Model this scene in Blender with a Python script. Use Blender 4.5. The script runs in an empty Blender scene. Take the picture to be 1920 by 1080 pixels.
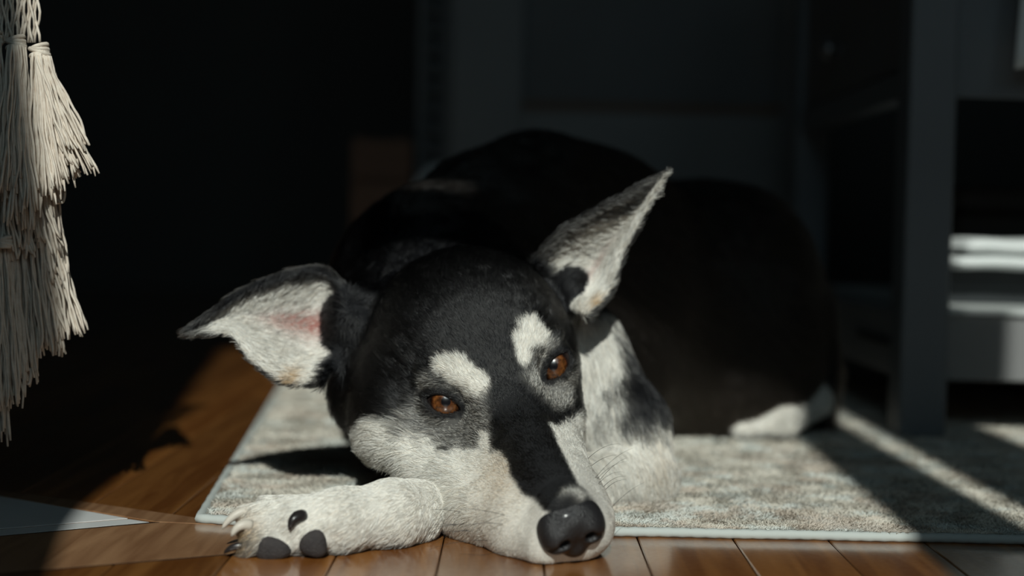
import bpy, math, os
import numpy as np
from mathutils import Matrix, Vector

# ------------------------------------------------------------------ camera, world, sun, exposure
U = 0.0088                      # metres per modelling unit
scene = bpy.context.scene
C = scene.collection
FPX, HCAM = 2667.0, 21.0
_p, _r = math.atan(120 / FPX), math.asin(0.02)
FWD = np.array([0, math.cos(_p), -math.sin(_p)])
_r0 = np.array([1.0, 0, 0]); _u0 = np.cross(_r0, FWD)
RGT = math.cos(_r) * _r0 + math.sin(_r) * _u0
UPV = -math.sin(_r) * _r0 + math.cos(_r) * _u0
CAM = np.array([0, 0, HCAM])

cam_d = bpy.data.cameras.new('camera'); cam = bpy.data.objects.new('camera', cam_d); C.objects.link(cam)
m = Matrix.Identity(4)
for i in range(3):
    m[i][0] = RGT[i]; m[i][1] = UPV[i]; m[i][2] = -FWD[i]; m[i][3] = CAM[i] * U
cam.matrix_world = m
cam_d.sensor_width = 36; cam_d.lens = 50.0; cam_d.clip_start = 0.02
cam_d.dof.use_dof = True; cam_d.dof.focus_distance = 95.5 * U; cam_d.dof.aperture_fstop = 3.0
scene.camera = cam

w = bpy.data.worlds.new('world'); scene.world = w; w.use_nodes = True
w.node_tree.nodes['Background'].inputs[0].default_value = (0.60, 0.86, 0.97, 1)
w.node_tree.nodes['Background'].inputs[1].default_value = 1.1
SUN_DX, SUN_SL = -0.02, 0.75
sd = bpy.data.lights.new('sun', 'SUN'); so = bpy.data.objects.new('sun', sd); C.objects.link(so)
sd.energy = 3.2; sd.angle = math.radians(0.55); sd.color = (0.96, 1.0, 0.93)
so.rotation_euler = Vector((SUN_DX, 1, -SUN_SL)).to_track_quat('-Z', 'Y').to_euler()
scene.view_settings.view_transform = 'Standard'; scene.view_settings.look = 'None'
scene.view_settings.exposure = 0.0; scene.view_settings.gamma = 1.0
scene.view_settings.use_curve_mapping = False

# ------------------------------------------------------------------ helpers
rng = np.random.default_rng(7)

def ray(x, y):
    return FWD + (x - 960) / FPX * RGT - (y - 540) / FPX * UPV
def at(x, y, d):
    v = ray(x, y); return CAM + v * d / v[1]
def ground(x, y, h=0.0):
    v = ray(x, y); return CAM + v * (h - HCAM) / v[2]

def mat(name, col=(0.5, 0.5, 0.5), rough=0.6, spec=0.5, **kw):
    mt = bpy.data.materials.new(name); mt.use_nodes = True
    b = mt.node_tree.nodes['Principled BSDF']
    b.inputs['Base Color'].default_value = (*col, 1); b.inputs['Roughness'].default_value = rough
    b.inputs['Specular IOR Level'].default_value = spec
    for k, v in kw.items(): b.inputs[k.replace('_', ' ')].default_value = v
    return mt
def nodes(mt): return mt.node_tree.nodes, mt.node_tree.links, mt.node_tree.nodes['Principled BSDF']
def noise_mat(name, c1, c2, scale=8, rough=0.6, spec=0.5, stretch=(1, 1, 1), bump=0.0, detail=6, lo=0.3, hi=0.7, bscale=None):
    mt = mat(name, c1, rough, spec); n, l, b = nodes(mt)
    tc = n.new('ShaderNodeTexCoord'); mp = n.new('ShaderNodeMapping'); mp.inputs['Scale'].default_value = stretch
    nz = n.new('ShaderNodeTexNoise'); nz.inputs['Scale'].default_value = scale; nz.inputs['Detail'].default_value = detail
    rp = n.new('ShaderNodeValToRGB'); rp.color_ramp.elements[0].position = lo; rp.color_ramp.elements[1].position = hi
    rp.color_ramp.elements[0].color = (*c1, 1); rp.color_ramp.elements[1].color = (*c2, 1)
    l.new(tc.outputs['Object'], mp.inputs[0]); l.new(mp.outputs[0], nz.inputs['Vector'])
    l.new(nz.outputs['Fac'], rp.inputs[0]); l.new(rp.outputs[0], b.inputs['Base Color'])
    if bump:
        src = nz
        if bscale:
            src = n.new('ShaderNodeTexNoise'); src.inputs['Scale'].default_value = bscale; src.inputs['Detail'].default_value = 4
            l.new(mp.outputs[0], src.inputs['Vector'])
        bp = n.new('ShaderNodeBump'); bp.inputs['Strength'].default_value = bump; bp.inputs['Distance'].default_value = 0.002
        l.new(src.outputs['Fac'], bp.inputs['Height']); l.new(bp.outputs[0], b.inputs['Normal'])
    return mt

def mesh_obj(name, V, F, material, parent=None, smooth=False):
    """V in modelling units (world); the object's origin is put at the bottom centre"""
    V = np.asarray(V, float) * U
    o_ = np.array([(V[:, 0].min() + V[:, 0].max()) / 2, (V[:, 1].min() + V[:, 1].max()) / 2, V[:, 2].min()])
    me = bpy.data.meshes.new(name); me.from_pydata((V - o_).tolist(), [], F); me.update()
    if material: me.materials.append(material)
    if smooth: me.polygons.foreach_set('use_smooth', [True] * len(me.polygons))
    o = bpy.data.objects.new(name, me); C.objects.link(o)
    place(o, o_, parent); return o
WORLDLOC = {}
def place(o, loc, parent=None):
    WORLDLOC[o.name] = np.array(loc, float)
    if parent is not None:
        o.parent = parent; loc = np.array(loc) - WORLDLOC[parent.name]
    o.location = [float(v) for v in loc]
def empty(name, loc):
    o = bpy.data.objects.new(name, None); C.objects.link(o); o.empty_display_size = 0.02
    place(o, np.array(loc, float) * U); return o
def tag(o, label=None, cat=None, group=None, kind=None):
    for k, v in (('label', label), ('category', cat), ('group', group), ('kind', kind)):
        if v: o[k] = v
    return o

def box_vf(x0, x1, y0, y1, z0, z1, bev=0.0):
    """a box, with chamfered vertical and top edges when bev > 0"""
    if bev <= 0:
        V = [(x, y, z) for z in (z0, z1) for y in (y0, y1) for x in (x0, x1)]
        F = [(0, 2, 3, 1), (4, 5, 7, 6), (0, 1, 5, 4), (2, 6, 7, 3), (0, 4, 6, 2), (1, 3, 7, 5)]
        return V, F
    b = bev; V = []; F = []
    lv = [(z0, b), (z0 + b, 0), (z1 - b, 0), (z1, b)]
    for z, i in lv:
        X0, X1, Y0, Y1 = x0 + i, x1 - i, y0 + i, y1 - i
        V += [(X0 + b, Y0, z), (X1 - b, Y0, z), (X1, Y0 + b, z), (X1, Y1 - b, z), (X1 - b, Y1, z), (X0 + b, Y1, z), (X0, Y1 - b, z), (X0, Y0 + b, z)]
    F.append(tuple(range(7, -1, -1))); F.append(tuple(range(24, 32)))
    for k in range(3):
        for i in range(8):
            j = (i + 1) % 8; F.append((k * 8 + i, k * 8 + j, k * 8 + 8 + j, k * 8 + 8 + i))
    return V, F
def box(name, x0, x1, y0, y1, z0, z1, material, parent=None, bev=0.0):
    V, F = box_vf(x0, x1, y0, y1, z0, z1, bev); return mesh_obj(name, V, F, material, parent)
def prism_vf(poly, z0, z1, bev=0.0):
    n = len(poly); P = np.array(poly, float); c = P.mean(0)
    a = 0.5 * sum(P[i][0] * P[(i + 1) % n][1] - P[(i + 1) % n][0] * P[i][1] for i in range(n))
    if a < 0: P = P[::-1]
    def inset(d):
        out = []
        for i in range(n):
            p0, p1, p2 = P[i - 1], P[i], P[(i + 1) % n]
            e1 = (p1 - p0) / np.linalg.norm(p1 - p0); e2 = (p2 - p1) / np.linalg.norm(p2 - p1)
            n1 = np.array([-e1[1], e1[0]]); n2 = np.array([-e2[1], e2[0]]); q = n1 + n2; q /= max(0.3, np.dot(q, q) / 2)
            out.append(p1 + q * d)
        return np.array(out)
    rings = [(P, z0), (P, z1 - bev), (inset(bev), z1)] if bev else [(P, z0), (P, z1)]
    V = [(x, y, z) for R_, z in rings for x, y in R_]; F = [tuple(range(n - 1, -1, -1)), tuple(range((len(rings) - 1) * n, len(rings) * n))]
    for k in range(len(rings) - 1):
        for i in range(n):
            j = (i + 1) % n; F.append((k * n + i, k * n + j, k * n + n + j, k * n + n + i))
    return V, F
def tube_vf(pts, rad, sides=6, caps=True):
    pts = np.asarray(pts, float); n = len(pts); rad = np.broadcast_to(np.asarray(rad, float), (n,))
    T = np.gradient(pts, axis=0); T /= np.linalg.norm(T, axis=1)[:, None] + 1e-9
    ref = np.array([0.31, 0.77, 0.55]); A = np.cross(T, ref); A /= np.linalg.norm(A, axis=1)[:, None] + 1e-9; B = np.cross(T, A)
    th = np.arange(sides) / sides * 2 * np.pi
    V = (pts[:, None] + rad[:, None, None] * (np.cos(th)[None, :, None] * A[:, None] + np.sin(th)[None, :, None] * B[:, None])).reshape(-1, 3)
    F = [(k * sides + i, k * sides + (i + 1) % sides, (k + 1) * sides + (i + 1) % sides, (k + 1) * sides + i) for k in range(n - 1) for i in range(sides)]
    if caps: F += [tuple(range(sides - 1, -1, -1)), tuple(range((n - 1) * sides, n * sides))]
    return V, F
def join_vf(parts):
    V = []; F = []
    for v, f in parts:
        o = len(V); V += [tuple(q) for q in v]; F += [tuple(i + o for i in q) for q in f]
    return V, F
def vnoise(P, seed=0):
    """smooth value noise in [-1,1] at points P (already scaled)"""
    P = np.asarray(P, np.float64); i = np.floor(P).astype(np.int64); fr = P - i; fr = fr * fr * (3 - 2 * fr)
    def hsh(a):
        h = (a[:, 0] * 374761393 + a[:, 1] * 668265263 + a[:, 2] * 2147483647 + seed * 1274126177) & 0xffffffff
        h = ((h ^ (h >> 13)) * 1274126177) & 0xffffffff; h = (h ^ (h >> 16)) & 0xffffffff
        return h / 2147483648.0 - 1
    out = 0
    for dx in (0, 1):
        for dy in (0, 1):
            for dz in (0, 1):
                wgt = (fr[:, 0] if dx else 1 - fr[:, 0]) * (fr[:, 1] if dy else 1 - fr[:, 1]) * (fr[:, 2] if dz else 1 - fr[:, 2])
                out = out + wgt * hsh(i + np.array([dx, dy, dz]))
    return out

# ------------------------------------------------------------------ the setting
WALL_Y = -40.0
M_wall = noise_mat('dark_wall_paint', (0.17, 0.16, 0.145), (0.15, 0.14, 0.13), 3, 0.8, 0.2)
M_wallf = mat('window_wall_paint', (0.10, 0.10, 0.095), 0.85, 0.2)
M_ceil = mat('ceiling_paint', (0.12, 0.12, 0.115), 0.9, 0.2)
M_frame = mat('window_frame_paint', (0.25, 0.25, 0.24), 0.6)
M_block = noise_mat('sun_blocker_cloth', (0.10, 0.10, 0.11), (0.07, 0.07, 0.08), 40, 0.9, 0.1)  # cloth of the added pieces that block the sun

tag(box('wall_back', -210, 160, 420, 426, -4, 260, M_wall), kind='structure')
tag(box('wall_left', -216, -210, WALL_Y, 426, -4, 260, M_wall), kind='structure')
tag(box('wall_right', 160, 166, WALL_Y, 426, -4, 260, M_wall), kind='structure')
tag(box('ceiling', -216, 166, WALL_Y - 6, 426, 260, 266, M_ceil), kind='structure')
WX0, WX1, WZ0, WZ1 = -62.0, 84.0, 62.0, 208.0
V, F = join_vf([box_vf(-216, WX0, WALL_Y - 6, WALL_Y, 0, 260), box_vf(WX1, 166, WALL_Y - 6, WALL_Y, 0, 260),
                box_vf(WX0, WX1, WALL_Y - 6, WALL_Y, 0, WZ0), box_vf(WX0, WX1, WALL_Y - 6, WALL_Y, WZ1, 260)])
tag(mesh_obj('wall_front', V, F, M_wallf), kind='structure')
# the window behind the camera that the sun comes through
V, F = join_vf([box_vf(WX0, WX0 + 3, WALL_Y - 5, WALL_Y + 1, WZ0, WZ1), box_vf(WX1 - 3, WX1, WALL_Y - 5, WALL_Y + 1, WZ0, WZ1),
                box_vf(WX0, WX1, WALL_Y - 5, WALL_Y + 3, WZ0, WZ0 + 3), box_vf(WX0, WX1, WALL_Y - 5, WALL_Y + 1, WZ1 - 3, WZ1)])
win = tag(mesh_obj('window_1', V, F, M_frame), kind='structure')
V, F = box_vf(28.0, 38.9, WALL_Y - 3, WALL_Y, WZ0 + 3, WZ1 - 3)
V = [(x + (7.6 if x < 30 and z > 100 else 0), y, z) for x, y, z in V]       # added unseen post, edge slanted to set the shadow line on the rug
mesh_obj('shadow_post', V, F, M_frame, win)
box('shadow_post', 41.2, 44.5, WALL_Y - 3, WALL_Y, WZ0 + 3, WZ1 - 3, M_frame, win)  # second added post, leaves a slit for the thin sun stripe
V, F = join_vf([box_vf(-9.4, 9.0, WALL_Y - 0.3, WALL_Y, 132.5, 141.6), box_vf(-9.4, -5.6, WALL_Y - 0.3, WALL_Y, 141.6, 144.0),
                box_vf(-0.4, 9.0, WALL_Y - 0.3, WALL_Y, 141.6, 144.0), box_vf(-9.4, 9.0, WALL_Y - 0.3, WALL_Y, 144.0, WZ1 - 3)])
mesh_obj('sun_blocker', V, F, M_block, win)  # unseen, added to shade the neck and back; slot lets one patch through
box('sun_blocker', 9.0, 36.0, WALL_Y - 0.3, WALL_Y, 138.0, WZ1 - 3, M_block, win)  # added higher up, shades the trunk but leaves the hind foot lit
box('sun_blocker', 44.0, 49.0, WALL_Y - 0.3, WALL_Y, 150.0, WZ1 - 3, M_block, win)  # added to bound the sun on the desk shelf
box('sun_blocker', 49.0, WX1 - 3, WALL_Y - 0.3, WALL_Y, 167.0, WZ1 - 3, M_block, win)  # added to keep the sun off the desk's end panel
box('low_sun_blocker', 44.0, 53.5, WALL_Y - 0.3, WALL_Y, WZ0 + 3, 150.0, M_block, win)  # added to hold the sun off part of the shelf box
edge = [(-20, 60), (-24.2, 91.4), (-25.6, 95.7), (-26.8, 100), (-27.9, 106), (-28.2, 114), (-29, 121.6), (-31.6, 140), (-38.1, 183), (-42.5, 211)]
zz = np.linspace(60, 211, 40); xe = np.interp(zz, [e[1] for e in edge], [e[0] for e in edge])
nt = 24; V = []; F = []
for k, z in enumerate(zz):
    for i in range(nt):
        t = i / (nt - 1); V.append((-64 + (xe[k] + 64) * t, WALL_Y + 0.8 + 1.2 * math.sin(t * 20) * (1 - 0.9 * t), z))
for k in range(len(zz) - 1):
    for i in range(nt - 1): F.append((k * nt + i, k * nt + i + 1, (k + 1) * nt + i + 1, (k + 1) * nt + i))
mesh_obj('side_sun_blocker', V, F, M_block, win, True)  # added unseen sheet, its side shaped to the lit floor's left boundary
pd = bpy.data.lights.new('window_portal', 'AREA'); po = bpy.data.objects.new('window_portal', pd); C.objects.link(po)
pd.shape = 'RECTANGLE'; pd.size = (WX1 - WX0) * U; pd.size_y = (WZ1 - WZ0) * U; pd.cycles.is_portal = True
po.location = [(WX0 + WX1) / 2 * U, (WALL_Y - 6.5) * U, (WZ0 + WZ1) / 2 * U]; po.rotation_euler = (math.radians(90), 0, 0)

# floor of narrow varnished boards running away from the camera
def wood_mat(name, c1, c2, seed, rough=0.33):
    mt = mat(name, c1, rough, 0.5); n, l, b = nodes(mt)
    tc = n.new('ShaderNodeTexCoord'); mp = n.new('ShaderNodeMapping'); mp.inputs['Scale'].default_value = (60, 5, 60)
    mp.inputs['Location'].default_value = (seed * 3.7, seed * 1.3, 0)
    oi = n.new('ShaderNodeObjectInfo'); va = n.new('ShaderNodeVectorMath'); va.operation = 'ADD'
    nz = n.new('ShaderNodeTexNoise'); nz.inputs['Scale'].default_value = 1.2; nz.inputs['Detail'].default_value = 7; nz.inputs['Distortion'].default_value = 1.2
    rp = n.new('ShaderNodeValToRGB'); rp.color_ramp.elements[0].position = 0.34; rp.color_ramp.elements[1].position = 0.68
    rp.color_ramp.elements[0].color = (*c1, 1); rp.color_ramp.elements[1].color = (*c2, 1)
    l.new(tc.outputs['Object'], mp.inputs[0]); l.new(mp.outputs[0], va.inputs[0]); l.new(oi.outputs['Location'], va.inputs[1])
    l.new(va.outputs[0], nz.inputs['Vector']); l.new(nz.outputs['Fac'], rp.inputs[0])
    hs = n.new('ShaderNodeHueSaturation'); ma = n.new('ShaderNodeMath'); ma.operation = 'MULTIPLY_ADD'; ma.inputs[1].default_value = 0.5; ma.inputs[2].default_value = 0.72
    l.new(oi.outputs['Random'], ma.inputs[0]); l.new(ma.outputs[0], hs.inputs['Value']); l.new(rp.outputs[0], hs.inputs['Color']); l.new(hs.outputs[0], b.inputs['Base Color'])
    b.inputs['Coat Weight'].default_value = 1.0; b.inputs['Coat Roughness'].default_value = 0.15
    # wear: fine scratches change the gloss
    n2 = n.new('ShaderNodeTexNoise'); n2.inputs['Scale'].default_value = 300; n2.inputs['Detail'].default_value = 5
    mr = n.new('ShaderNodeMapRange'); mr.inputs['To Min'].default_value = rough - 0.08; mr.inputs['To Max'].default_value = rough + 0.16
    l.new(tc.outputs['Object'], n2.inputs['Vector']); l.new(n2.outputs['Fac'], mr.inputs[0]); l.new(mr.outputs[0], b.inputs['Roughness'])
    bp = n.new('ShaderNodeBump'); bp.inputs['Strength'].default_value = 0.12; bp.inputs['Distance'].default_value = 0.001
    l.new(nz.outputs['Fac'], bp.inputs['Height']); l.new(bp.outputs[0], b.inputs['Normal'])
    return mt
M_wood = wood_mat('varnished_red_brown_wood', (0.18, 0.060, 0.011), (0.33, 0.135, 0.033), 1)
M_bord = wood_mat('matt_brown_border_wood', (0.20, 0.095, 0.042), (0.33, 0.18, 0.09), 2, 0.5)
M_sub = mat('dark_joint', (0.02, 0.012, 0.008), 0.9, 0.1)
floor = tag(box('floor', -216, 166, WALL_Y, 426, -4, -0.9, M_sub), kind='structure')
PW = 6.5
for k in range(-20, 13):
    x0 = -4.2 + PW * k; ys = [WALL_Y]
    y = WALL_Y + 30 + ((k * 37) % 90)
    while y < 400: ys.append(y); y += 95 + ((k * 53 + int(y)) % 60)
    ys.append(420)
    for a, b_ in zip(ys[:-1], ys[1:]):
        near = 60 < b_ and a < 260
        V, F = prism_vf([(x0 + .04, a + .04), (x0 + PW - .04, a + .04), (x0 + PW - .04, b_ - .04), (x0 + .04, b_ - .04)], -0.9, 0.0, 0.07)
        mesh_obj('plank', V, F, M_wood, floor)
# the border boards and the white tile that meet at the corner beside the rug
M_tile = noise_mat('white_stone_tile', (0.55, 0.56, 0.56), (0.66, 0.66, 0.65), 14, 0.35, 0.5)
def flat(name, poly, z1, mtl):
    V, F = prism_vf(poly, 0.005, z1, 0.015); return mesh_obj(name, V, F, mtl, floor)
flat('border_board', [(-75, 59.9), (-17.4, 88.1), (-12.5, 90.5), (-12.5, 96.4), (-20.2, 96.45), (-23.7, 96.9), (-33.2, 91.5), (-75, 67.3)], 0.05, M_bord)
flat('tile', [(-75, 67.6), (-33.2, 91.8), (-24.6, 96.85), (-26.2, 97.7), (-75, 71)], 0.05, M_tile)
flat('tile', [(-75, 71.4), (-26.4, 98.0), (-37.8, 104.9), (-75, 127)], 0.05, M_tile)
flat('border_board', [(-24.2, 97.1), (-19.7, 96.6), (-19.7, 97.6), (-38.2, 107.0), (-75, 129.5), (-75, 127.2), (-38.0, 105.1)], 0.05, M_bord)

flat('joint', [(-75, 59.75), (-17.4, 87.95), (-12.5, 90.35), (-12.5, 90.5), (-17.4, 88.1), (-75, 59.9)], 0.045, M_sub)
flat('joint', [(-75, 67.35), (-33.2, 91.55), (-23.9, 96.95), (-24.4, 96.95), (-33.2, 91.75), (-75, 67.55)], 0.045, M_sub)
# rug
rug = empty('area_rug', (40, 160, 0))
tag(rug, 'pale beige area rug with faded pattern and corded edge under the dog', 'rug')
M_rug = noise_mat('faded_rug_weave', (0.27, 0.235, 0.19), (0.40, 0.40, 0.37), 30, 0.95, 0.1, (1, 1.6, 1), 0.6, 8, 0.36, 0.62, 420)
M_bind = mat('rug_binding_cord', (0.46, 0.49, 0.47), 0.9, 0.15)
RUG_Z = 0.5
def rug_front(x):   # y of the rug's front edge
    return 95.55 + 1.5 * np.clip((-11 - x) / 10, 0, 1) ** 1.5 + 0.05 * np.sin(x * 0.7)
def rug_left(y): return -21.2 - 7.4 * (y - 97.2) / 80.8
nx, ny = 150, 110; V = []; F = []
for j in range(ny):
    tj = (j / (ny - 1)) ** 1.6
    for i in range(nx):
        ti = (i / (nx - 1)) ** 1.2
        yb = 97.2 + tj * 132; xl = rug_left(yb)
        x = xl + ti * (112 - xl); yf = rug_front(x); y = yf + tj * (229 - yf)
        V.append((x, y, RUG_Z + 0.03 * math.sin(x * 1.3 + y * .4)))
V = np.array(V); V[:, 2] += 0.05 * vnoise(V * [1.5, 1.5, 0], 3)
F = [(j * nx + i, j * nx + i + 1, (j + 1) * nx + i + 1, (j + 1) * nx + i) for j in range(ny - 1) for i in range(nx - 1)]
nv = len(V); Vb = V.copy(); Vb[:, 2] = 0.02
ring = list(range(nx)) + [j * nx + nx - 1 for j in range(1, ny)] + [(ny - 1) * nx + i for i in range(nx - 2, -1, -1)] + [j * nx for j in range(ny - 2, 0, -1)]
F += [(ring[k], ring[k] + nv, ring[(k + 1) % len(ring)] + nv, ring[(k + 1) % len(ring)]) for k in range(len(ring))]
mesh_obj('weave', np.vstack([V, Vb]), F, M_rug, rug, True)
xs = np.linspace(112, -21.2, 420); fr_ = [(x, rug_front(x), 0.33) for x in xs]
le_ = [(rug_left(y), y, 0.33) for y in np.linspace(97.6, 229, 160)]
path = np.array(fr_ + le_); rr = 0.34 + 0.025 * np.sin(np.arange(len(path)) * 1.9)
V, F = tube_vf(path, rr, 8); mesh_obj('binding_cord', V, F, M_bind, rug, True)

# ------------------------------------------------------------------ background furniture
M_grey = noise_mat('grey_painted_wood', (0.18, 0.18, 0.18), (0.21, 0.21, 0.21), 6, 0.55, 0.4)
M_greyd = noise_mat('dark_grey_painted_wood', (0.12, 0.12, 0.12), (0.14, 0.14, 0.14), 6, 0.6, 0.4)
M_metal = mat('dull_metal', (0.35, 0.35, 0.36), 0.35, 0.5, Metallic=0.9)
M_dark = mat('black_card_and_slot_shade', (0.012, 0.016, 0.018), 0.6)
M_white = noise_mat('white_cotton', (0.62, 0.65, 0.64), (0.72, 0.74, 0.73), 30, 0.9, 0.1, bump=0.3)
def PX(px, d): return (px - 960) * d / FPX
def PZ(px, py, d): return HCAM - (py - 420 - 0.02 * (px - 960)) * d / FPX

cab = empty('tall_cabinet', (20, 246, 0)); tag(cab, 'tall grey panelled cupboard in the shade behind the dog', 'cabinet')
D = 235.0
box('body', PX(840, D), PX(1530, D), D + 2.0, D + 40, 0, 130, M_greyd, cab)
dr = box('door', PX(980, D) - 2, PX(1452, D) + 2, D + 1.0, D + 2.0, 36, 126, M_greyd, cab)
box('stile', PX(840, D), PX(972, D), D - 0.6, D + 2.0, 2, 130, M_grey, cab, 0.25)
box('stile', PX(1456, D), PX(1530, D), D - 0.6, D + 2.0, 2, 130, M_grey, cab, 0.25)
box('rail', PX(972, D), PX(1456, D), D - 0.6, D + 2.0, 2, PZ(1200, 212, D), M_grey, cab, 0.25)
x0, x1, zb = PX(972, D), PX(1456, D), PZ(1200, 212, D)
M_bead = mat('brown_highlight_bead', (0.22, 0.14, 0.10), 0.5)  # the bevel's highlight is put into this lighter brown
V = [(x0, D - .4, zb), (x1, D - .4, zb), (x1, D + 1.0, zb + 1.6), (x0, D + 1.0, zb + 1.6), (x0, D + 1.2, zb), (x1, D + 1.2, zb)]
mesh_obj('bead', V, [(0, 1, 2, 3), (0, 4, 5, 1), (4, 3, 2, 5), (0, 3, 4), (1, 5, 2)], M_bead, cab)
lou = empty('louvred_shutter', (-13.3, 238, 0)); tag(lou, 'narrow dark louvred shutter beside the tall grey cupboard', 'shutter')
xa, xb = PX(776, D), PX(838, D)
box('stile', xa, xa + 1.0, D, D + 3, 0, 125, M_greyd, lou); box('stile', xb - 1.0, xb, D, D + 3, 0, 125, M_greyd, lou)
z = 6.0
while z < 78:
    V = [(xa + 1, D + .2, z), (xb - 1, D + .2, z), (xb - 1, D + 2.4, z + 2.6), (xa + 1, D + 2.4, z + 2.6)]
    V = V + [(a, b_ + .4, c - .3) for a, b_, c in V]
    mesh_obj('slat', V, [(0, 1, 2, 3), (7, 6, 5, 4), (0, 4, 5, 1), (2, 6, 7, 3), (1, 5, 6, 2), (0, 3, 7, 4)], M_greyd, lou); z += 3.3
M_crate = noise_mat('brown_crate_wood', (0.10, 0.055, 0.035), (0.14, 0.08, 0.05), 12, 0.6, 0.3, (1, 1, 6))
crate = empty('wooden_crate', (-22, 236, 0)); tag(crate, 'small brown wooden crate standing in the dark behind the dog', 'crate')
for k in range(5):
    box('board', PX(655, 230), PX(768, 230), 229.4, 230.2, 1 + k * 6.7, 7.3 + k * 6.7, M_crate, crate, 0.1)
    box('board', PX(655, 230), PX(655, 230) + .8, 230.2, 244, 1 + k * 6.7, 7.3 + k * 6.7, M_crate, crate, 0.1)
    box('board', PX(768, 230) - .8, PX(768, 230), 230.2, 244, 1 + k * 6.7, 7.3 + k * 6.7, M_crate, crate, 0.1)
box('corner_post', PX(655, 230) + .8, PX(655, 230) + 2.3, 230.2, 231.7, 0, 34.8, M_crate, crate)
box('corner_post', PX(768, 230) - 2.3, PX(768, 230) - .8, 230.2, 231.7, 0, 34.8, M_crate, crate)
box('bottom_board', PX(655, 230) + .8, PX(768, 230) - .8, 230.2, 244, 0, 1.0, M_crate, crate)

# desk on the right
desk = empty('desk', (70, 172, RUG_Z)); tag(desk, 'grey painted desk with square legs, drawer and low shelf box at right', 'desk')
LX0, LX1, LY0, LY1 = 38.75, 43.4, 140.7, 145.3
M_shelf_lit = mat('sunlit_shelf_tone', (0.5, 0.52, 0.51), 0.6)  # sun on the board's top is put into this pale colour
M_legs = noise_mat('blue_grey_painted_leg', (0.12, 0.13, 0.14), (0.145, 0.155, 0.165), 6, 0.5, 0.4)
for (a, b_) in ((LX0, LY0), (LX0, 197.0), (104.0, LY0), (104.0, 197.0)):
    box('leg', a, a + 4.65, b_, b_ + 4.6, RUG_Z + 0.1, 64, M_legs, desk, 0.22)
box('end_panel', LX1, 104, 142.2, 143.6, 34.6, 64, M_legs, desk)
box('rail', 39.4, 41.6, LY1, 197, 34.6, 37.4, M_legs, desk)
drw = box('drawer', 39.8, 41.2, LY1 + .4, 196.6, 37.8, 62, M_greyd, desk, 0.2)
th = np.linspace(0, 1, 9); prof = [(0, .5), (.5, .5), (.9, .7), (1.3, 1.2), (1.7, 1.35), (2.1, 1.1), (2.25, 0.02)]
V = []; F = []; kc = np.array([39.8, 176.0, 43.2])
for k, (dx, r) in enumerate(prof):
    for i in range(12):
        a = i / 12 * 2 * math.pi; V.append((kc[0] - dx, kc[1] + r * math.cos(a), kc[2] + r * math.sin(a)))
F = [(k * 12 + i, k * 12 + (i + 1) % 12, (k + 1) * 12 + (i + 1) % 12, (k + 1) * 12 + i) for k in range(len(prof) - 1) for i in range(12)]
kn = mesh_obj('knob', V, F, M_metal, drw, True)
box('top', 36.5, 112, 138.5, 204, 64, 67, M_legs, desk, 0.3)
box('shelf_box', 39.2, 104, 142.0, 200, 6.2, 12.9, M_grey, desk, 0.15)
box('shelf_board', 43.6, 103.8, 141.4, 200.4, 12.9, 13.4, M_shelf_lit, desk)
box('slot_shade', 39.0, 39.3, 146.5, 160, 9.2, 10.0, M_dark, desk)  # flat dark strip stands in for the shade inside a slot
bx_ = empty('storage_box', (62, 156, 13.4)); tag(bx_, 'flat black box on the low shelf of the grey desk', 'box')
box('base', 46.2, 78, 152, 170, 13.45, 16.2, M_dark, bx_, 0.15); box('lid', 46.0, 78.2, 151.8, 170.2, 16.2, 17.2, M_dark, bx_, 0.15)
fc = empty('folded_towel', (62, 155, 17.2)); tag(fc, 'folded white towel lying on the flat black box', 'towel')
for k, (xa, xb, za, zb_) in enumerate(((46.0, 77, 17.22, 18.75), (46.9, 77.5, 18.75, 20.5))):
    nn = 14; V = []; F = []
    for i, x in enumerate(np.linspace(xa, xb, 30)):
        e = 1 - max(0, 1 - (x - xa) / 1.2) ** 2 * 0.75 if i < 10 else 1
        for j in range(nn):
            a = j / nn * 2 * math.pi; sy = math.copysign(abs(math.cos(a)) ** .35, math.cos(a)); sz = math.copysign(abs(math.sin(a)) ** .5, math.sin(a))
            V.append((x, 156 + 8.5 * sy, (za + zb_) / 2 + (zb_ - za) / 2 * sz * e + 0.06 * math.sin(x * .9 + k)))
    F = [(i * nn + j, (i + 1) * nn + j, (i + 1) * nn + (j + 1) % nn, i * nn + (j + 1) % nn) for i in range(29) for j in range(nn)]
    F += [tuple(range(nn)), tuple(range(29 * nn + nn - 1, 29 * nn - 1, -1))]
    mesh_obj('fold', V, F, M_white, fc, True)
M_brn = noise_mat('dark_brown_leather', (0.045, 0.032, 0.024), (0.06, 0.045, 0.033), 20, 0.6)
bag = empty('leather_case', (66, 180, 13.4)); tag(bag, 'dark brown case at the back of the low desk shelf', 'case')
box('body', 54, 84, 174, 190, 13.45, 23.5, M_brn, bag, 0.6); box('lid', 53.8, 84.2, 173.8, 190.2, 23.5, 26.5, M_brn, bag, 0.6)
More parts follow.
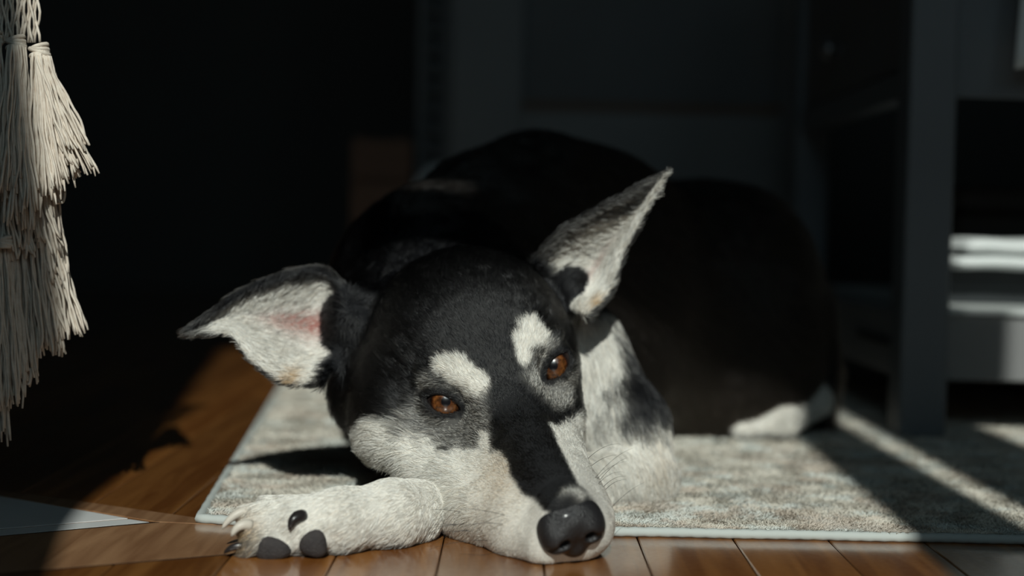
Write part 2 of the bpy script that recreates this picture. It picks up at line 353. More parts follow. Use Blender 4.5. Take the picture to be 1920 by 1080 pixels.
# white cloth hanging over the desk's end
V = []; F = []; nz_, nx_ = 30, 16
for k in range(nz_):
    q_ = k / (nz_ - 1) * 38.5                      # length along the cloth: first flat on the desk top, then over its edge
    for i in range(nx_):
        s = i / (nx_ - 1); t = max(0, q_ - 8) / 30.5; wdt = 9.0 + 3.5 * t
        yy_ = 138.0 + max(0, 8 - q_) - 0.35 * math.sin(s * 13 + t * 1.5) * t - 0.35 * t; zz_ = 67.25 if q_ < 8 else 67.25 - (q_ - 8)
        V.append((54.0 - wdt / 2 + wdt * s, yy_ - (0.3 if q_ >= 7 else 0), zz_ + 0.4 * math.sin(s * 7) * t))
F = [(k * nx_ + i, (k + 1) * nx_ + i, (k + 1) * nx_ + i + 1, k * nx_ + i + 1) for k in range(nz_ - 1) for i in range(nx_ - 1)]
cl = mesh_obj('hanging_cloth', V, F, M_white, None, True)
md = cl.modifiers.new('thickness', 'SOLIDIFY'); md.thickness = 0.002
tag(cl, 'white cloth hanging down the near end of the grey desk', 'cloth')

# cushion behind the dog
V, F = [], []
nu, nv_ = 24, 32; cc = np.array([-7.4, 176.0, RUG_Z + 0.1])
for i in range(nu):
    t = i / (nu - 1); prof_ = math.sin(math.pi * min(max(t, 0.001), 0.999)) ** 0.38
    for j in range(nv_):
        a = 2 * math.pi * j / nv_; V.append((cc[0] + 7.5 * prof_ * math.copysign(abs(math.cos(a)) ** 0.7, math.cos(a)), cc[1] + 3.2 * prof_ * math.copysign(abs(math.sin(a)) ** 0.8, math.sin(a)), cc[2] + 28.2 * t))
F = [(i * nv_ + j, i * nv_ + (j + 1) % nv_, (i + 1) * nv_ + (j + 1) % nv_, (i + 1) * nv_ + j) for i in range(nu - 1) for j in range(nv_)] + [tuple(range(nv_ - 1, -1, -1)), tuple(range((nu - 1) * nv_, nu * nv_))]
cush = empty('cushion', (cc[0], cc[1], cc[2])); tag(cush, 'pale grey cushion just showing behind the dog\'s back', 'cushion')
M_cush = noise_mat('grey_cushion_cloth', (0.40, 0.39, 0.38), (0.47, 0.46, 0.45), 60, 0.9, 0.1, bump=0.2)
mesh_obj('cover', V, F, M_cush, cush, True)
pp = np.array([(cc[0] + 7.6 * math.sin(math.pi * t) ** 0.38, cc[1], cc[2] + 28.2 * t) for t in np.linspace(0.02, 0.98, 24)] + [(cc[0] - 7.6 * math.sin(math.pi * t) ** 0.38, cc[1], cc[2] + 28.2 * t) for t in np.linspace(0.98, 0.02, 24)])
V, F = tube_vf(pp, 0.22, 6); mesh_obj('piping', V, F, M_cush, cush, True)
HGRID, FUR_K = 0.22, 1

# ------------------------------------------------------------------ the dog: one body mesh from blended volumes
HR = np.array([[0.9272, 0.3448, -0.1463], [0.2601, -0.8738, -0.4108], [0.2695, -0.3428, 0.8999]])   # head axes: x image-right, y muzzle, z up
HT = np.array([-0.807, 98.909, 9.883]); HS = 1.155
_NOSE = np.array([4.3, 88.8, 1.5]); MUZ_DIR = (_NOSE - CAM) / np.linalg.norm(_NOSE - CAM); MUZ_EXT = 2.4     # the muzzle is a little longer than the plain skull frame
def _muz(y):
    t = np.clip((y - 1.0) / 10.0, 0, 1.15); return MUZ_EXT * t * t * (3 - 2 * np.minimum(t, 1)) / 1.0
def to_head(P):
    h = ((P - HT) @ HR) / HS; return ((P + _muz(h[:, 1])[:, None] * MUZ_DIR - HT) @ HR) / HS
def from_head(P):
    P = np.atleast_2d(np.asarray(P, float)); q = (P * HS) @ HR.T + HT - _muz(P[:, 1])[:, None] * MUZ_DIR * 0.85
    return q[0] if len(q) == 1 else q
def hdir(v): v = HR @ np.asarray(v, float); return v / np.linalg.norm(v)

A = at
def ell(P, c, r):
    q = P - np.asarray(c, P.dtype); r = np.asarray(r, P.dtype)
    a = q / r; k0 = np.sqrt((a * a).sum(-1)); b = a / r; k1 = np.sqrt((b * b).sum(-1)) + 1e-6
    return k0 * (k0 - 1) / k1
def rcone(P, a, b, ra, rb):
    a = np.asarray(a, P.dtype); b = np.asarray(b, P.dtype); ab = b - a; q = P - a
    t = np.clip(q @ ab / (ab @ ab), 0, 1)
    d = q - t[:, None] * ab
    return np.sqrt((d * d).sum(-1)) - (ra + (rb - ra) * t)
def smin(a, b, k):
    h = np.clip(0.5 + 0.5 * (b - a) / k, 0, 1); return b + (a - b) * h - k * h * (1 - h)
def smax(a, b, k): return -smin(-a, -b, k)

EYE_C = [at(836, 753, 98.9), at(1037, 686, 101.2)]        # eyeball centres
EYE_R = 1.5
EYE_AX = []
for c_, sgn in zip(EYE_C, (-1, 1)):
    wv = CAM - c_; wv = wv / np.linalg.norm(wv)
    wv = wv + 0.28 * hdir((sgn, 0.1, 0.0)) + 0.1 * hdir((0, 1, 0)); wv /= np.linalg.norm(wv)
    uo = hdir((sgn * 0.80, -0.50, 0.30)); uo = uo - wv * (uo @ wv); uo /= np.linalg.norm(uo)
    vo = np.cross(wv, uo); vo = vo if vo[2] > 0 else -vo
    EYE_AX.append((uo, vo, wv))

def ear_grid(st, nU=72, nV=42):
    """rows of (upper edge, valley, lower edge) from base to tip -> dense points of the ear's middle sheet"""
    S = np.array([[at(*p) for p in row] for row in st])
    t = np.linspace(0, len(S) - 1, nU); out = []; par = []
    for q in t:
        i = min(int(q), len(S) - 2); f_ = q - i
        p0, p1, p2, p3 = S[max(i - 1, 0)], S[i], S[i + 1], S[min(i + 2, len(S) - 1)]
        r = 0.5 * (2 * p1 + (p2 - p0) * f_ + (2 * p0 - 5 * p1 + 4 * p2 - p3) * f_ ** 2 + (3 * p1 - p0 - 3 * p2 + p3) * f_ ** 3)
        for v in np.linspace(-1, 1, nV):
            w0 = 0.5 * v * (v - 1); w2 = 0.5 * v * (v + 1); w1 = 1 - v * v
            out.append(w0 * r[0] + w1 * r[1] + w2 * r[2]); par.append((q / (len(S) - 1), v))
    return np.array(out, np.float32), np.array(par, np.float32)
EAR1 = ear_grid([[(668, 575, 106.0), (648, 632, 106.6), (600, 716, 102)],
                 [(612, 510, 106.0), (588, 615, 106.8), (532, 712, 101.2)],
                 [(535, 515, 105.2), (515, 600, 105.6), (476, 676, 101.2)],
                 [(455, 545, 103.8), (443, 592, 104.0), (436, 630, 101.8)],
                 [(396, 585, 102.0), (390, 604, 102.4), (394, 625, 101.4)],
                 [(350, 616, 101.2), (348, 621, 101.3), (351, 626, 101.2)]])
EAR2 = ear_grid([[(1005, 490, 105.8), (1058, 555, 108.3), (1100, 588, 104.8)],
                 [(1045, 440, 105.4), (1100, 515, 108.8), (1140, 548, 105.2)],
                 [(1110, 398, 105.2), (1142, 450, 107.8), (1166, 480, 105.4)],
                 [(1175, 362, 104.8), (1192, 396, 106.3), (1203, 410, 105.1)],
                 [(1220, 336, 104.6), (1226, 352, 105.0), (1230, 360, 104.7)],
                 [(1246, 323, 104.4), (1247, 325, 104.4), (1248, 326, 104.4)]])
def d_ear(P, ear):
    pts, par = ear; out = np.full(len(P), 5.0, P.dtype)
    lo = pts.min(0) - 1.6; hi = pts.max(0) + 1.6
    ids = np.nonzero(((P > lo) & (P < hi)).all(1))[0]
    th = (0.34 - 0.18 * par[:, 0]).astype(np.float32)
    p2 = (pts * pts).sum(1)
    for k in range(0, len(ids), 8000):
        s = ids[k:k + 8000]; Q = P[s].astype(np.float32)
        d2 = (Q * Q).sum(1)[:, None] + p2[None] - 2 * Q @ pts.T
        out[s] = (np.sqrt(np.maximum(d2, 0)) - th[None]).min(1)
    return out

def d_head(P):
    p = to_head(P).astype(P.dtype); q = p.copy(); q[:, 0] = np.abs(q[:, 0])      # symmetric
    d = ell(p, (0, -6.0, 0.2), (6.2, 6.6, 5.6))                                 # cranium
    d = smin(d, ell(p, (0, -1.2, -0.4), (4.3, 4.2, 2.75)), 2.0)                  # forehead
    d = smin(d, ell(p, (-5.2, -5.4, -2.4), (3.0, 4.2, 3.8)), 1.6)                # cheek pushed up by the paw
    d = smin(d, ell(p, (4.1, -5.4, -2.2), (2.5, 4.0, 3.4)), 1.6)                 # other cheek
    d = smin(d, ell(q, (3.4, -2.2, -3.4), (2.0, 4.0, 2.7)), 1.4)                 # cheekbone
    d = smin(d, ell(q, (2.6, -0.9, 0.55), (1.5, 1.6, 1.25)), 1.0)                # brow
    d = smin(d, rcone(p, (0, 0.5, -0.9), (0, 9.6, -2.85), 1.9, 1.35), 1.2)       # bridge
    d = smin(d, rcone(q, (1.5, 1.0, -3.4), (0.95, 9.3, -4.2), 2.4, 1.55), 1.3)   # muzzle side
    d = smin(d, ell(q, (1.55, 7.0, -5.1), (1.75, 3.9, 1.9)), 0.9)               # flews
    d = smin(d, rcone(q, (1.7, -3.0, -5.4), (0.95, 8.4, -5.9), 2.6, 1.4), 1.0)  # lower jaw
    d = smin(d, ell(p, (-3.5, 0.4, -5.2), (2.2, 5.4, 2.0)), 1.3)                # jowl
    d = smin(d, ell(p, (2.5, 0.0, -4.8), (1.6, 4.5, 2.0)), 1.3)
    d = d * HS
    d = smin(d, rcone(P, A(826, 912, 98.0), A(985, 982, 91.0), 2.5, 2.3), 1.8)   # lips and jaw skin resting on the floor
    d = smin(d, rcone(P, A(985, 982, 91.0), A(1068, 1004, 88.9), 2.3, 1.75), 1.2)
    d = smin(d, ell(P, A(742, 822, 101.5), (2.5, 3.6, 1.7)), 3.0)                # cheek resting above the paw
    for c_, (u, v, w_) in zip(EYE_C, EYE_AX):
        L = np.stack([(P - c_) @ u, (P - c_) @ v, (P - c_) @ w_], 1).astype(P.dtype)
        d = smax(d, -ell(L, (0, 0.1, 2.6), (2.1, 1.5, 1.75)), 1.3)               # socket
        d = smin(d, np.sqrt((L * L).sum(1)) - (EYE_R + 0.20), 0.6)               # lids
        d = smin(d, ell(L, (0.2, 1.35, 0.75), (1.9, 0.45, 0.65)), 0.6)           # upper lid fold
        r1 = np.sqrt((L[:, 0] - 0.0) ** 2 + (L[:, 1] + 1.05) ** 2) - 1.62
        r2 = np.sqrt((L[:, 0] + 0.1) ** 2 + (L[:, 1] - 1.05) ** 2) - 1.67
        alm = np.maximum(np.maximum(r1, r2), -(L[:, 2] - 0.1))
        d = smax(d, -alm, 0.16)
    return d
def d_neck(P):
    d = rcone(P, from_head((0, -6.5, -2.0)), A(800, 560, 119), 5.4, 8.0)
    d = smin(d, rcone(P, A(900, 700, 108), A(1010, 720, 116), 4.5, 7.5), 3)
    d = smin(d, ell(P, A(672, 605, 106.8), (2.3, 2.3, 2.6)), 2.0)
    d = smin(d, ell(P, A(672, 715, 106.0), (2.1, 2.2, 3.6)), 1.6)
    d = smin(d, ell(P, A(1045, 545, 109.5), (2.2, 2.4, 2.6)), 1.5)
    return d
def EL(P, x, y, d, rx, ry, rd):
    return ell(P, A(x, y, d), (rx * d / FPX, rd, ry * d / FPX))
def d_trunk(P):
    d = EL(P, 800, 590, 120, 140, 230, 9)
    d = smin(d, EL(P, 905, 570, 127, 190, 285, 11), 3)
    d = smin(d, EL(P, 995, 530, 133, 190, 282, 12), 3)
    d = smin(d, EL(P, 1095, 570, 139, 230, 296, 13), 4)
    d = smin(d, EL(P, 1290, 600, 146, 210, 262, 12), 4)
    d = smin(d, EL(P, 1385, 610, 150, 160, 255, 12), 4)
    d = smin(d, EL(P, 1390, 665, 143, 140, 175, 7), 3)
    d = smin(d, rcone(P, A(1520, 560, 154), A(1535, 700, 150), 2.2, 2.0), 1.5)
    d = smin(d, rcone(P, A(1535, 700, 150), A(1535, 795, 145), 2.0, 1.2), 0.5)
    return d
def d_arm(P):      # the foreleg folded under the chin
    d = rcone(P, A(1075, 660, 113), A(1165, 800, 110), 3.9, 3.3)
    d = smin(d, rcone(P, A(1165, 800, 110), A(1205, 890, 107.5), 3.3, 2.5), 1.5)
    return d
def d_paw(P):
    d = rcone(P, A(1205, 895, 107.5), A(850, 945, 99.5), 2.4, 1.9)
    d = smin(d, rcone(P, A(850, 945, 99.5), A(772, 960, 93.6), 1.9, 1.95), 0.8)
    d = smin(d, rcone(P, A(772, 960, 93.6), A(735, 962, 91.6), 1.95, 2.0), 0.8)
    d = smin(d, rcone(P, A(735, 962, 91.6), A(640, 975, 89.6), 2.0, 1.85), 1.0)
    d = smin(d, rcone(P, A(640, 975, 89.6), A(560, 988, 88.9), 1.85, 1.7), 1.0)
    for (a, b, ra, rb) in ((A(570, 958, 90.2), A(462, 964, 89.8), 0.95, 0.62), (A(560, 985, 88.9), A(468, 993, 88.4), 1.05, 0.72),
                           (A(560, 1012, 88.4), A(470, 1024, 87.7), 1.0, 0.72), (A(590, 950, 91.2), A(500, 945, 91.2), 0.8, 0.55)):
        d = smin(d, rcone(P, a, b, ra, rb), 0.35)
    d = smin(d, ell(P, A(514, 1026, 87.6), (1.1, 0.55, 0.75)), 0.35)
    d = smin(d, ell(P, A(588, 1016, 87.7), (0.95, 0.6, 0.8)), 0.35)
    return d
def d_hind(P):
    d = rcone(P, A(1392, 812, 137), A(1460, 792, 138), 1.0, 1.75)
    return smin(d, rcone(P, A(1460, 792, 138), A(1530, 750, 142), 1.75, 1.7), 0.8)
GROUPS = ('head', 'ear1', 'ear2', 'neck', 'trunk', 'arm', 'paw', 'hind')
def near(fn, P, lo, hi, mrg=4.5):
    """fn only near its box; a lower bound of the distance elsewhere"""
    q = np.maximum(np.maximum(np.asarray(lo, P.dtype) - P, P - np.asarray(hi, P.dtype)), 0)
    out = np.sqrt((q * q).sum(1)); k = out < mrg; out = np.maximum(out, mrg)
    if k.any(): out[k] = fn(P[k])
    return out
HB0, HB1 = from_head((0, 1, -1)) - 16, from_head((0, 1, -1)) + 16
def groups(P):
    return [near(d_head, P, HB0, HB1, 3), d_ear(P, EAR1), d_ear(P, EAR2), near(d_neck, P, (-16, 94, -2), (16, 132, 30)), near(d_trunk, P, (-20, 104, -2), (42, 168, 34)),
            near(d_arm, P, (-10, 88, -2), (16, 120, 20)), near(d_paw, P, (-22, 85, -2), (13, 111, 10)), near(d_hind, P, (18, 132, -2), (36, 148, 10))]
def ground_h(P):
    return 0.06 + (RUG_Z + 0.06) * np.clip((P[:, 1] - 94.6) / 0.8, 0, 1)
def body_sdf(P):
    g = groups(P)
    d = smin(g[0], g[1], 0.7); d = smin(d, g[2], 0.7)
    t = smin(g[3], g[4], 4.0); t = smin(t, g[5], 2.0)
    d = smin(d, t, 1.5)
    p_ = np.where(P[:, 0] > 5, smin(g[5], g[6], 1.0), g[6])
    d = smin(d, p_, 0.12)
    d = smin(d, g[7], 0.8)
    return smax(d, ground_h(P) - P[:, 2], 0.25)

def surface_nets(fn, lo, hi, h, B=8, pad=1.7):
    lo = np.array(lo, float); n = np.ceil((np.array(hi) - lo) / h / B).astype(int)          # blocks
    bi = np.stack(np.meshgrid(*[np.arange(k) for k in n], indexing='ij'), -1).reshape(-1, 3)
    cen = lo + (bi + 0.5) * B * h - h * 0.5
    dc = np.concatenate([fn(c.astype(np.float32)) for c in np.array_split(cen, max(1, len(cen) // 200000))])
    keep = np.abs(dc) < B * h * 0.5 * 1.75 * pad
    G = np.where(dc > 0, 1.0, -1.0).astype(np.float32).reshape(n)
    G = np.repeat(np.repeat(np.repeat(G, B, 0), B, 1), B, 2)
    off = np.stack(np.meshgrid(*[np.arange(B)] * 3, indexing='ij'), -1).reshape(-1, 3)
    kb = bi[keep]
    for chunk in np.array_split(kb, max(1, len(kb) // 800)):
        I = (chunk[:, None] * B + off[None]).reshape(-1, 3)
        G[I[:, 0], I[:, 1], I[:, 2]] = fn((lo + I * h).astype(np.float32))
    ins = G < 0; s = np.zeros(tuple(np.array(G.shape) - 1), np.int8)
    for a in (0, 1):
        for b in (0, 1):
            for c in (0, 1): s += ins[a:G.shape[0] - 1 + a, b:G.shape[1] - 1 + b, c:G.shape[2] - 1 + c]
    act = np.argwhere((s > 0) & (s < 8)); idx = np.full(s.shape, -1, np.int32); idx[act[:, 0], act[:, 1], act[:, 2]] = np.arange(len(act))
    acc = np.zeros((len(act), 3)); cnt = np.zeros(len(act))
    cor = [(a, b, c) for a in (0, 1) for b in (0, 1) for c in (0, 1)]
    val = {q: G[act[:, 0] + q[0], act[:, 1] + q[1], act[:, 2] + q[2]] for q in cor}
    for q in cor:
        for ax in range(3):
            if q[ax] == 0:
                r = list(q); r[ax] = 1; r = tuple(r); va, vb = val[q], val[r]; mk = (va < 0) != (vb < 0)
                t = np.where(mk, va / np.where(mk, va - vb, 1), 0); p = np.tile(np.array(q, float), (len(act), 1)); p[:, ax] = t
                acc[mk] += p[mk]; cnt[mk] += 1
    V = lo + (act + acc / cnt[:, None]) * h; Q = []
    for ax in range(3):
        sl0 = [slice(None)] * 3; sl1 = [slice(None)] * 3; sl0[ax] = slice(0, -1); sl1[ax] = slice(1, None)
        a = ins[tuple(sl0)]; ch = a != ins[tuple(sl1)]; e = np.argwhere(ch); o1, o2 = [(1, 2), (2, 0), (0, 1)][ax]
        e = e[(e[:, o1] > 0) & (e[:, o2] > 0) & (e[:, o1] < s.shape[o1]) & (e[:, o2] < s.shape[o2])]
        fl = a[e[:, 0], e[:, 1], e[:, 2]]; ids = []
        for d1, d2 in ((1, 1), (0, 1), (0, 0), (1, 0)):
            k = e.copy(); k[:, o1] -= d1; k[:, o2] -= d2; ids.append(idx[k[:, 0], k[:, 1], k[:, 2]])
        q = np.stack(ids, 1); q[~fl] = q[~fl][:, ::-1]; Q.append(q)
    Q = np.concatenate(Q); Q = Q[(Q >= 0).all(1)]
    return V, Q
def grad(fn, P, e=0.05):
    P = P.astype(np.float32); k = np.array([[1, -1, -1], [-1, -1, 1], [-1, 1, -1], [1, 1, 1]], float); g = 0
    for v in k: g = g + v[None] * fn(P + (v * e).astype(np.float32))[:, None]
    return g / (4 * e)
def refine(fn, V, it=1):
    for _ in range(it):
        d = fn(V.astype(np.float32)); g = grad(fn, V); g2 = (g * g).sum(1)
        V = V - np.clip(d / np.maximum(g2, 0.3), -0.15, 0.15)[:, None] * g
    g = grad(fn, V); return V, g / (np.linalg.norm(g, axis=1)[:, None] + 1e-9)
def big_mesh(name, V, Q, material, parent, origin=None):
    V = np.asarray(V, float) * U; o_ = np.array([V[:, 0].mean(), V[:, 1].mean(), V[:, 2].min()]) if origin is None else np.asarray(origin) * U
    me = bpy.data.meshes.new(name); me.vertices.add(len(V)); me.vertices.foreach_set('co', (V - o_).astype(np.float32).ravel())
    me.loops.add(Q.size); me.loops.foreach_set('vertex_index', Q.astype(np.int32).ravel())
    me.polygons.add(len(Q)); me.polygons.foreach_set('loop_start', np.arange(len(Q), dtype=np.int32) * 4)
    me.polygons.foreach_set('use_smooth', np.ones(len(Q), bool)); me.update(calc_edges=True); me.validate()
    me.materials.append(material); o = bpy.data.objects.new(name, me); C.objects.link(o); place(o, o_, parent); return o

dog = empty('dog', (8, 120, 0))
tag(dog, 'black and white dog lying with its chin on the floor, ears out', 'dog')
BV, BQ = surface_nets(body_sdf, (-27, 84, -0.6), (40, 166, 33), HGRID)
BV, BN = refine(body_sdf, BV, 1)
M_skin = mat('dog_skin_and_undercoat', (0.3, 0.3, 0.3), 0.8, 0.2)
body = big_mesh('body', BV, BQ, M_skin, dog)

# eyes
M_eye = mat('amber_eye', (0.2, 0.08, 0.02), 0.25, 0.5, Coat_Weight=1.0, Coat_Roughness=0.02)
n, l, b = nodes(M_eye)
tc = n.new('ShaderNodeTexCoord'); sx = n.new('ShaderNodeSeparateXYZ'); l.new(tc.outputs['Object'], sx.inputs[0])
cb = n.new('ShaderNodeCombineXYZ'); l.new(sx.outputs[0], cb.inputs[0]); l.new(sx.outputs[1], cb.inputs[1])
ln = n.new('ShaderNodeVectorMath'); ln.operation = 'LENGTH'; l.new(cb.outputs[0], ln.inputs[0])
dv = n.new('ShaderNodeMath'); dv.operation = 'DIVIDE'; dv.inputs[1].default_value = EYE_R * U; l.new(ln.outputs['Value'], dv.inputs[0])
rp = n.new('ShaderNodeValToRGB'); e = rp.color_ramp.elements
e[0].position = 0.0; e[0].color = (0.004, 0.004, 0.006, 1); e[1].position = 1.0; e[1].color = (0.05, 0.03, 0.025, 1)
for pos, col in ((0.20, (0.004, 0.004, 0.006, 1)), (0.25, (0.085, 0.028, 0.009, 1)), (0.52, (0.19, 0.068, 0.018, 1)), (0.64, (0.06, 0.018, 0.006, 1)), (0.70, (0.012, 0.008, 0.007, 1)), (0.8, (0.03, 0.02, 0.018, 1))):
    q = e.new(pos); q.color = col
l.new(dv.outputs[0], rp.inputs[0])
nz = n.new('ShaderNodeTexNoise'); nz.inputs['Scale'].default_value = 420; nz.inputs['Detail'].default_value = 3; l.new(tc.outputs['Object'], nz.inputs['Vector'])
mr = n.new('ShaderNodeMapRange'); mr.inputs['From Min'].default_value = 0.35; mr.inputs['From Max'].default_value = 0.6; mr.inputs['To Min'].default_value = 0.35; l.new(nz.outputs['Fac'], mr.inputs[0])
mx = n.new('ShaderNodeMix'); mx.data_type = 'RGBA'; mx.blend_type = 'MULTIPLY'; mx.inputs[0].default_value = 1.0
l.new(rp.outputs[0], mx.inputs[6]); l.new(mr.outputs[0], mx.inputs[7]); l.new(mx.outputs[2], b.inputs['Base Color'])
def sphere_vf(r, rings=24, seg=32):
    V = [(0, 0, r)]; F = []
    for k in range(1, rings):
        a = math.pi * k / rings
        for i in range(seg):
            t = 2 * math.pi * i / seg; V.append((r * math.sin(a) * math.cos(t), r * math.sin(a) * math.sin(t), r * math.cos(a)))
    V.append((0, 0, -r)); nn = len(V) - 1
    for i in range(seg):
        F.append((0, 1 + i, 1 + (i + 1) % seg)); F.append((nn, nn - seg + (i + 1) % seg, nn - seg + i))
    for k in range(rings - 2):
        for i in range(seg):
            a = 1 + k * seg; F.append((a + i, a + seg + i, a + seg + (i + 1) % seg, a + (i + 1) % seg))
    return V, F
GAZE = [at(836, 757, 60), at(1040, 687, 60)]
for c_, gz in zip(EYE_C, GAZE):
    V, F = sphere_vf(EYE_R * U)
    me = bpy.data.meshes.new('eye'); me.from_pydata(V, [], F); me.polygons.foreach_set('use_smooth', [True] * len(F)); me.materials.append(M_eye)
    o = bpy.data.objects.new('eye', me); C.objects.link(o); place(o, c_ * U, dog); o['label'] = 'amber brown eye with dark pupil'
    o.rotation_euler = Vector(gz - c_).to_track_quat('Z', 'Y').to_euler()

# nose
def nose_sdf(P):
    p = to_head(P).astype(P.dtype); q = p.copy(); q[:, 0] = np.abs(q[:, 0])
    c0 = np.array([0, 10.4, -3.9], P.dtype); p = (p - c0) / 1.03 + c0; p[:, 2] += 0.50; q = p.copy(); q[:, 0] = np.abs(q[:, 0])
    d = ell(p, (0, 10.35, -3.05), (1.78, 1.25, 1.28))
    d = smin(d, ell(q, (0.9, 10.75, -3.45), (0.92, 0.95, 0.95)), 0.35)
    d = smin(d, ell(p, (0, 10.7, -4.3), (0.75, 0.75, 0.7)), 0.4)
    nos = ell(q, (0.72, 11.75, -3.55), (0.30, 0.75, 0.30)); nos = smin(nos, rcone(q, (0.95, 11.75, -3.65), (1.75, 11.1, -3.95), 0.17, 0.10), 0.2)
    d = smax(d, -nos, 0.18)
    d = smax(d, -rcone(p, (0, 11.85, -3.5), (0, 11.5, -5.2), 0.16, 0.12), 0.2)
    return d * HS
M_nose = mat('black_wet_nose', (0.014, 0.0135, 0.015), 0.40, 0.5, Coat_Weight=0.15, Coat_Roughness=0.15)
n, l, b = nodes(M_nose); tc = n.new('ShaderNodeTexCoord'); vo = n.new('ShaderNodeTexVoronoi'); vo.inputs['Scale'].default_value = 1500
bp = n.new('ShaderNodeBump'); bp.inputs['Strength'].default_value = 0.55; bp.inputs['Distance'].default_value = 0.0006
l.new(tc.outputs['Object'], vo.inputs['Vector']); l.new(vo.outputs['Distance'], bp.inputs['Height']); l.new(bp.outputs[0], b.inputs['Normal'])
nc = from_head((0, 10.6, -3.8)); NV, NQ = surface_nets(nose_sdf, nc - 3.6, nc + 3.6, 0.11)
NV, NN = refine(nose_sdf, NV, 1)
nose = big_mesh('nose', NV, NQ, M_nose, dog); nose['label'] = 'black moist nose'

# paw pads and claws
M_pad = noise_mat('dark_paw_pad', (0.030, 0.027, 0.028), (0.055, 0.047, 0.046), 160, 0.75, 0.3, bump=0.5, bscale=900)
M_clawp = mat('pale_claw', (0.60, 0.55, 0.48), 0.45, 0.4); M_clawd = mat('dark_claw', (0.02, 0.017, 0.017), 0.28, 0.5)
PADS = []
def pad(c, r, tri):
    """rounded triangular pad facing the camera: r = half width, depth, half height; tri = how the outline narrows"""
    V, F = sphere_vf(1.0, 18, 26); V = np.array(V)[:, [0, 2, 1]]; F = [f_[::-1] for f_ in F]
    V = np.sign(V) * np.abs(V) ** 0.85; V[:, 2] *= 1 + tri * V[:, 0]; V[:, 0] *= 1 - 0.12 * V[:, 2]
    o = mesh_obj('paw_pad', V * np.array(r) + c, F, M_pad, dog, True); o['label'] = 'dark grey paw pad'; PADS.append((c, (r[0] * 1.02, 2.0, r[2] * 1.02)))
pad(A(513, 1028, 87.45), (1.12, 0.62, 0.76), -0.22)
pad(A(587, 1018, 87.5), (0.88, 0.62, 0.86), 0.22)
def claw(p0, p1, p2, r0, m_, label):
    t = np.linspace(0, 1, 10)[:, None]; p0, p1, p2 = (np.asarray(q) for q in (p0, p1, p2))
    P_ = (1 - t) ** 2 * p0 + 2 * t * (1 - t) * p1 + t * t * p2
    V, F = tube_vf(P_, r0 * np.sqrt(np.clip(1.02 - np.linspace(0, 1, 10) ** 1.6, 0.02, 1)), 10)
    o = mesh_obj('claw', V, F, m_, dog, True); o['label'] = label
claw(A(462, 958, 89.6), A(436, 962, 89.2), A(416, 992, 89.0), 0.33, M_clawp, 'pale claw')
claw(A(470, 985, 88.0), A(446, 978, 87.5), A(434, 1006, 87.4), 0.36, M_clawp, 'pale claw')
claw(A(464, 1024, 87.5), A(436, 1020, 87.2), A(420, 1038, 87.2), 0.28, M_clawd, 'dark claw')
claw(A(568, 968, 87.7), A(548, 966, 87.0), A(543, 994, 86.9), 0.42, M_clawd, 'glossy black dewclaw')

